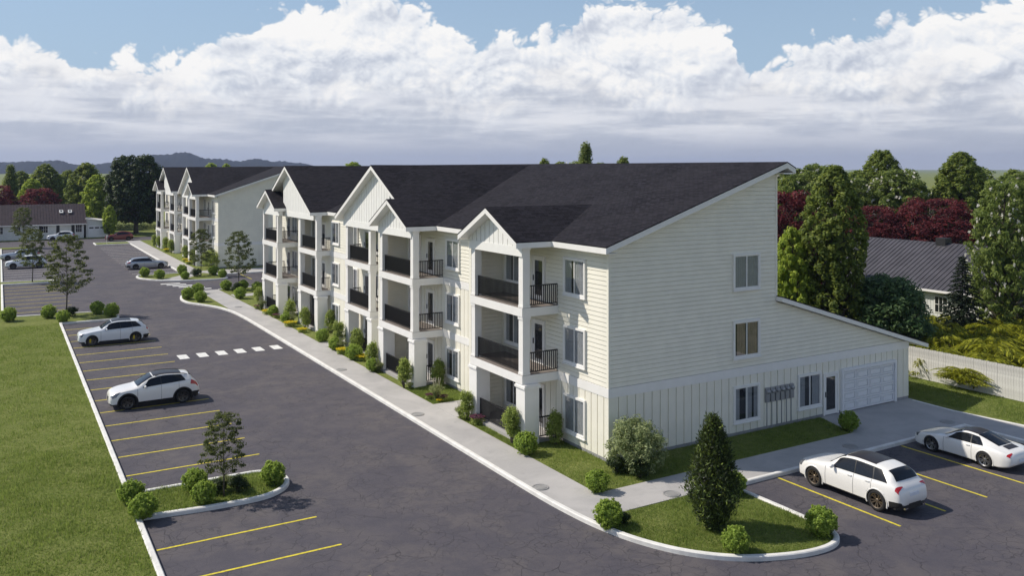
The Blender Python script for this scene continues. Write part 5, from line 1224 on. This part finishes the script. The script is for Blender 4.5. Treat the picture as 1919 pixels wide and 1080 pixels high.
for x in (-1.2, 0, 1.2): obj('post', MB().box(x - .05, x + .05, -.05, .05, -3.2, 1.05).mesh('post', M['fence']), lat)
obj('rail', MB().box(-1.15, 1.15, -.03, .03, .9, .98).mesh('rail', M['fence']), lat); obj('rail', MB().box(-1.15, 1.15, -.03, .03, 0, .08).mesh('rail', M['fence']), lat)
for k in range(5):
    x0 = -1.1 + .44 * k
    for a, b in ((0, .42), (.42, 0)): obj('slat', MB().tube([(x0 + a, 0, .06), (x0 + b, .012 if a else -.012, .92)], .018, 4).mesh('slat', M['fence']), lat)
# ================================================================== houses
def house(name, loc, label, rz, Lx, depth, hw, hr, roofm, over, rib, wallm):
    """long low house: front along +X at y=0 (facing -Y), gable roof with its ridge along X"""
    o = tag(empty(name, loc, rz), label, 'house')
    obj('wall', MB().prism([(0, 0, 0), (0, depth, 0), (0, depth, hw), (0, depth / 2, hr - .15), (0, 0, hw)], (Lx, 0, 0)).mesh('wall', wallm), o)
    sl = (hr - hw) / (depth / 2); ze = hw - sl * over
    for s in (0, 1):
        ya, yb = (-over, depth / 2) if s == 0 else (depth + over, depth / 2)
        rp = obj('roof', MB().prism([(-over, ya, ze), (Lx + over, ya, ze), (Lx + over, yb, hr), (-over, yb, hr)] if s == 0 else [(-over, yb, hr), (Lx + over, yb, hr), (Lx + over, ya, ze), (-over, ya, ze)], (0, 0, .12)).mesh('roof', roofm), o)
        mb = MB(); n = int((Lx + 2 * over) / rib)
        for k in range(n + 1):
            x = -over + (Lx + 2 * over) * k / n
            mb.prism([(x - .035, ya, ze + .121), (x + .035, ya, ze + .121), (x + .035, yb, hr + .121), (x - .035, yb, hr + .121)] if s == 0 else [(x - .035, yb, hr + .121), (x + .035, yb, hr + .121), (x + .035, ya, ze + .121), (x - .035, ya, ze + .121)], (0, 0, .05))
        tag(obj('ribs', mb.mesh('ribs', roofm), rp), kind='stuff')
        obj('gutter', MB().box(-over, Lx + over, *sorted((ya, ya + (-.1 if s == 0 else .1))), ze - .04, ze + .13).mesh('gutter', M['trim']), rp)
    return o
def house_window(o, x, z, w, h, y=0):
    f = obj('window', MB().box(x - .08, x + w + .08, y - .06, y - .02, z - .08, z + h + .08).mesh('window', M['trim']), o)
    obj('pane', MB().box(x, x + w, y - .075, y - .061, z, z + h).mesh('pane', M['darkglass']), f)
    for k in (1, 2): obj('glazing_bar', MB().box(x + w * k / 3 - .018, x + w * k / 3 + .018, y - .09, y - .076, z, z + h).mesh('glazing_bar', M['trim']), f)
    obj('glazing_bar', MB().box(x, x + w, y - .092, y - .091 + .014, z + h / 2 - .018, z + h / 2 + .018).mesh('glazing_bar', M['trim']), f)
# right house faces -X: local x runs towards -Y
hr_ = house('metal_roof_house', (42, 24.5, 0), 'low white house with grey ribbed metal roof at right', R(-90), 44, 12, 2.95, 5.95, M['metalroof'], .45, .42, M['housewall'])
for x, z, w, h in ((11.9, 1.1, 1.0, 1.2), (10.0, 1.1, .9, 1.3), (16.6, .1, 1.0, 2.1), (18.4, 1.0, 1.6, 1.2), (22, 1.0, 1.6, 1.2)): house_window(hr_, x, z, w, h)
mb = MB()
for k in range(150): mb.box(.1 + .29 * k, .16 + .29 * k, -.018, 0, .05, 2.9)
tag(obj('battens', mb.mesh('battens', M['housewall']), hr_), kind='stuff')
obj('roof_vent', MB().box(8.3, 9.2, 5.5, 6.4, 5.8, 6.5).mesh('roof_vent', M['trimblack']), hr_)
# left house faces -Y
hl = house('maroon_roof_house', (-46, 144, 0), 'long low white house with ribbed maroon roof at far left', 0., 36.9, 9, 2.75, 5.9, M['brownroof'], .4, .45, M['housewall'])
for x, z, w, h in ((30.2, 1.15, .95, 1.15), (35.6, 1.1, .95, 1.3), (23.4, 1.15, .9, 1.2), (26.0, 1.15, .9, 1.2)): house_window(hl, x, z, w, h)
for x in (32.5, 29.8, 34.9): obj('door', MB().box(x, x + .5, -.06, -.02, .1, 2.45).mesh('door', M['trimblack']), hl)
for x in (33.1, 34.5):
    f = obj('skylight', MB().prism([(x, 2.1, 4.47), (x + .62, 2.1, 4.47), (x + .62, 2.75, 4.93), (x, 2.75, 4.93)], (0, -.05, .09)).mesh('skylight', M['trim']), hl)
    obj('pane', MB().prism([(x + .14, 2.2, 4.60), (x + .48, 2.2, 4.60), (x + .48, 2.6, 4.90), (x + .14, 2.6, 4.90)], (0, -.03, .04)).mesh('pane', M['darkglass']), f)
obj('porch_post', MB().box(23.0, 23.25, -.8, -.55, 0, 2.6).mesh('porch_post', M['trim']), hl)
mb = MB()
for k in range(110): mb.box(.1 + .33 * k, .15 + .33 * k, -.018, 0, .05, 2.7)
tag(obj('battens', mb.mesh('battens', M['housewall']), hl), kind='stuff')
ga = tag(empty('garage', (-8.7, 144.4, 0)), 'small pale garage with sloping roof beside the maroon-roofed house', 'garage')
obj('wall', MB().prism([(0, 0, 0), (3.9, 0, 0), (3.9, 0, 2.75), (0, 0, 3.35)], (0, 6, 0)).mesh('wall', M['housewall']), ga)
obj('roof', MB().prism([(-.1, -.25, 3.38), (4.2, -.25, 2.72), (4.2, 6.2, 2.72), (-.1, 6.2, 3.38)], (0, 0, .12)).mesh('roof', M['trim']), ga)
gdr = obj('garage_door', MB().box(.35, 3.2, -.06, -.01, .02, 2.2).mesh('garage_door', M['garage']), ga)
for k in range(3): obj('pane', MB().box(.5 + .92 * k, 1.2 + .92 * k, -.075, -.061, 1.62, 1.86).mesh('pane', M['darkglass']), gdr)
mp = tag(empty('marker_post', (-6.9, 128.0, 0)), 'thin pale marker post on the far kerb strip', 'post'); obj('pole', MB().tube([(0, 0, 0), (0, 0, 1.5)], .03, 6).mesh('pole', M['trim']), mp); obj('plate', MB().box(-.12, .12, -.045, -.03, 1.25, 1.5).mesh('plate', M['trim']), mp)
# low hedge in the sunlit field behind the dark tree
hd = Leaves(97); 
for k in range(60): hd.clump((-2 + .28 * k, 161 + .3 * math.sin(k), .7), (.7, .9, .8), 60, .3, .15)
tag(obj('hedge', hd.mesh('hedge', F['grassy'])), 'pale rough hedge in the sunlit field behind the huge dark tree', 'hedge')
# ================================================================== grass blades
def blades(name, regions, label, seed, h=.075, w=.022):
    r = np.random.default_rng(seed); C_ = []
    for test, (x0, x1, y0, y1), n in regions:
        p = np.stack([r.uniform(x0, x1, n), r.uniform(y0, y1, n)], 1); C_.append(p[test(p[:, 0], p[:, 1])])
    p = np.concatenate(C_); k = len(p); lf_ = .5 + .25 * (np.sin(1.7 * p[:, 0] + 2.1 * np.sin(.9 * p[:, 1])) + np.sin(2.3 * p[:, 1] + 1.8 * np.sin(1.3 * p[:, 0]))) * .9; hh = h * r.uniform(.5, 1.35, k) * (.45 + 1.1 * np.clip(lf_, 0, 1)); a = r.uniform(0, 6.28, k); lean = r.normal(size=(k, 2)) * .035
    ww = w * r.uniform(.6, 1.3, k) * .5; c, s_ = np.cos(a) * ww, np.sin(a) * ww; z = np.full(k, -.006)
    V = np.stack([np.stack([p[:, 0] - c, p[:, 1] - s_, z], 1), np.stack([p[:, 0] + c, p[:, 1] + s_, z], 1), np.stack([p[:, 0] + lean[:, 0], p[:, 1] + lean[:, 1], hh], 1)], 1).reshape(-1, 3)
    me = bpy.data.meshes.new(name); me.vertices.add(3 * k); me.vertices.foreach_set('co', V.astype(np.float32).ravel())
    me.loops.add(3 * k); me.loops.foreach_set('vertex_index', np.arange(3 * k, dtype=np.int32)); me.polygons.add(k); me.polygons.foreach_set('loop_start', np.arange(0, 3 * k, 3, dtype=np.int32))
    me.materials.append(F['blade']); me.update(calc_edges=True)
    tag(obj(name, me), label, 'grass', kind='stuff')
def inside(poly):
    P = np.array(poly)
    def f(x, y):
        res = np.zeros(len(x), bool); j = len(P) - 1
        for i in range(len(P)):
            c = ((P[i, 1] > y) != (P[j, 1] > y)) & (x < (P[j, 0] - P[i, 0]) * (y - P[i, 1]) / (P[j, 1] - P[i, 1] + 1e-12) + P[i, 0]); res ^= c; j = i
        return res
    return f
isl = inside([(-3.85, -4.55)] + [(x + .12, y + .12) for x, y in K1c if y < -5.4] + [(2.4, -4.55)])
blades('grass', [(isl, (-4.4, 2.6, -10.3, -4.5), 34000), (inside([(-2.48, -2.53), (12.3, -2.53), (13.2, -.05), (-.02, -.05), (-.02, 3.6), (-2.48, 3.6)]), (-2.5, 13.2, -2.55, 3.6), 40000)], 'short green grass round the near building corner and on the kidney-shaped island', 1)
lf = inside([(-34, -8), (-18.1, -8), (-18.1, 49), (-34, 49)]); i1 = inside([(x, y) for x, y in IS1c])
blades('grass', [(lf, (-30, -18.1, -6, 14), 90000), (lf, (-32, -18.1, 14, 49), 80000), (i1, (-18.1, -12.4, 3.6, 6.6), 9000)], 'green lawn grass left of the parking bays', 2, h=.09, w=.032)
blades('grass', [(lambda x, y: (x > 20.7) & (x < 24.7), (20.7, 24.7, -8, 6), 22000), (lambda x, y: (y < 9.2) | ((y > 12.1) & (y < 15.9)), (-2.45, -2.05, 3.6, 15.9), 5000), (lambda x, y: x > -2.45, (-2.45, -.1, 12.1, 15.8), 9000)], 'grass along the fence and in the front beds', 3)
# ================================================================== hills and haze
def hill(cx, cy, dirx, diry, length, width, h, seed, name='hill'):
    rnd = random.Random(seed); n, m = 110, 16; mb = MB(); ph = [rnd.uniform(0, 6.28) for _ in range(8)]
    for i in range(n + 1):
        u = i / n
        env = math.sin(math.pi * u) ** .6
        for j in range(m + 1):
            v = j / m; e2 = math.sin(math.pi * v) ** 1.1
            nz = .80 + .12 * math.sin(7 * u + ph[0]) + .09 * math.sin(17 * u + 3 * v + ph[1]) + .05 * math.sin(41 * u + 5 * v + ph[2]) + .05 * rnd.uniform(-1, 1)
            x = (u - .5) * length; y = (v - .5) * width
            mb.v.append((cx + dirx * x - diry * y, cy + diry * x + dirx * y, -3 + (h + 3) * env * e2 * nz))
    for i in range(n):
        for j in range(m): a = i * (m + 1) + j; mb.f.append((a, a + m + 1, a + m + 2, a + 1)); mb.mi.append(0)
    o = obj(name, mb.mesh(name, M['hill'], smooth=True)); o['kind'] = 'structure'
def polar(px, dist): a = math.atan((px - 959.5) / 1620); return (-22.27 + dist * math.sin(AZ + a), -29.47 + dist * math.cos(AZ + a))
for px, dist, ln, h, sd in ((118, 2600, 520, 42, 1), (30, 2900, 520, 32, 6), (380, 2600, 640, 60, 2), (480, 2900, 520, 42, 7), (230, 3000, 560, 34, 4), (560, 2900, 130, 38, 3), (-200, 2700, 700, 60, 5)):
    x, y = polar(px, dist); a = math.atan((px - 959.5) / 1620) + AZ
    hill(x, y, math.cos(a), -math.sin(a), ln, 500, h, sd)
hz = obj('haze', MB().box(-3600, 3600, -400, 3900, -1.5, 72).mesh('haze', None)); hz['kind'] = 'stuff'; tag(hz, 'thin bluish haze in the air towards the hills', 'haze')
hm = bpy.data.materials.new('haze'); hm.use_nodes = True; T = NT(hm.node_tree); T.n.clear()
pv = T.node('ShaderNodeVolumePrincipled'); pv.inputs['Color'].default_value = (.50, .62, .95, 1); pv.inputs['Density'].default_value = .00012; pv.inputs['Anisotropy'].default_value = .2
T.l.new(pv.outputs[0], T.node('ShaderNodeOutputMaterial').inputs['Volume'])
hz.data.materials.clear(); hz.data.materials.append(hm)
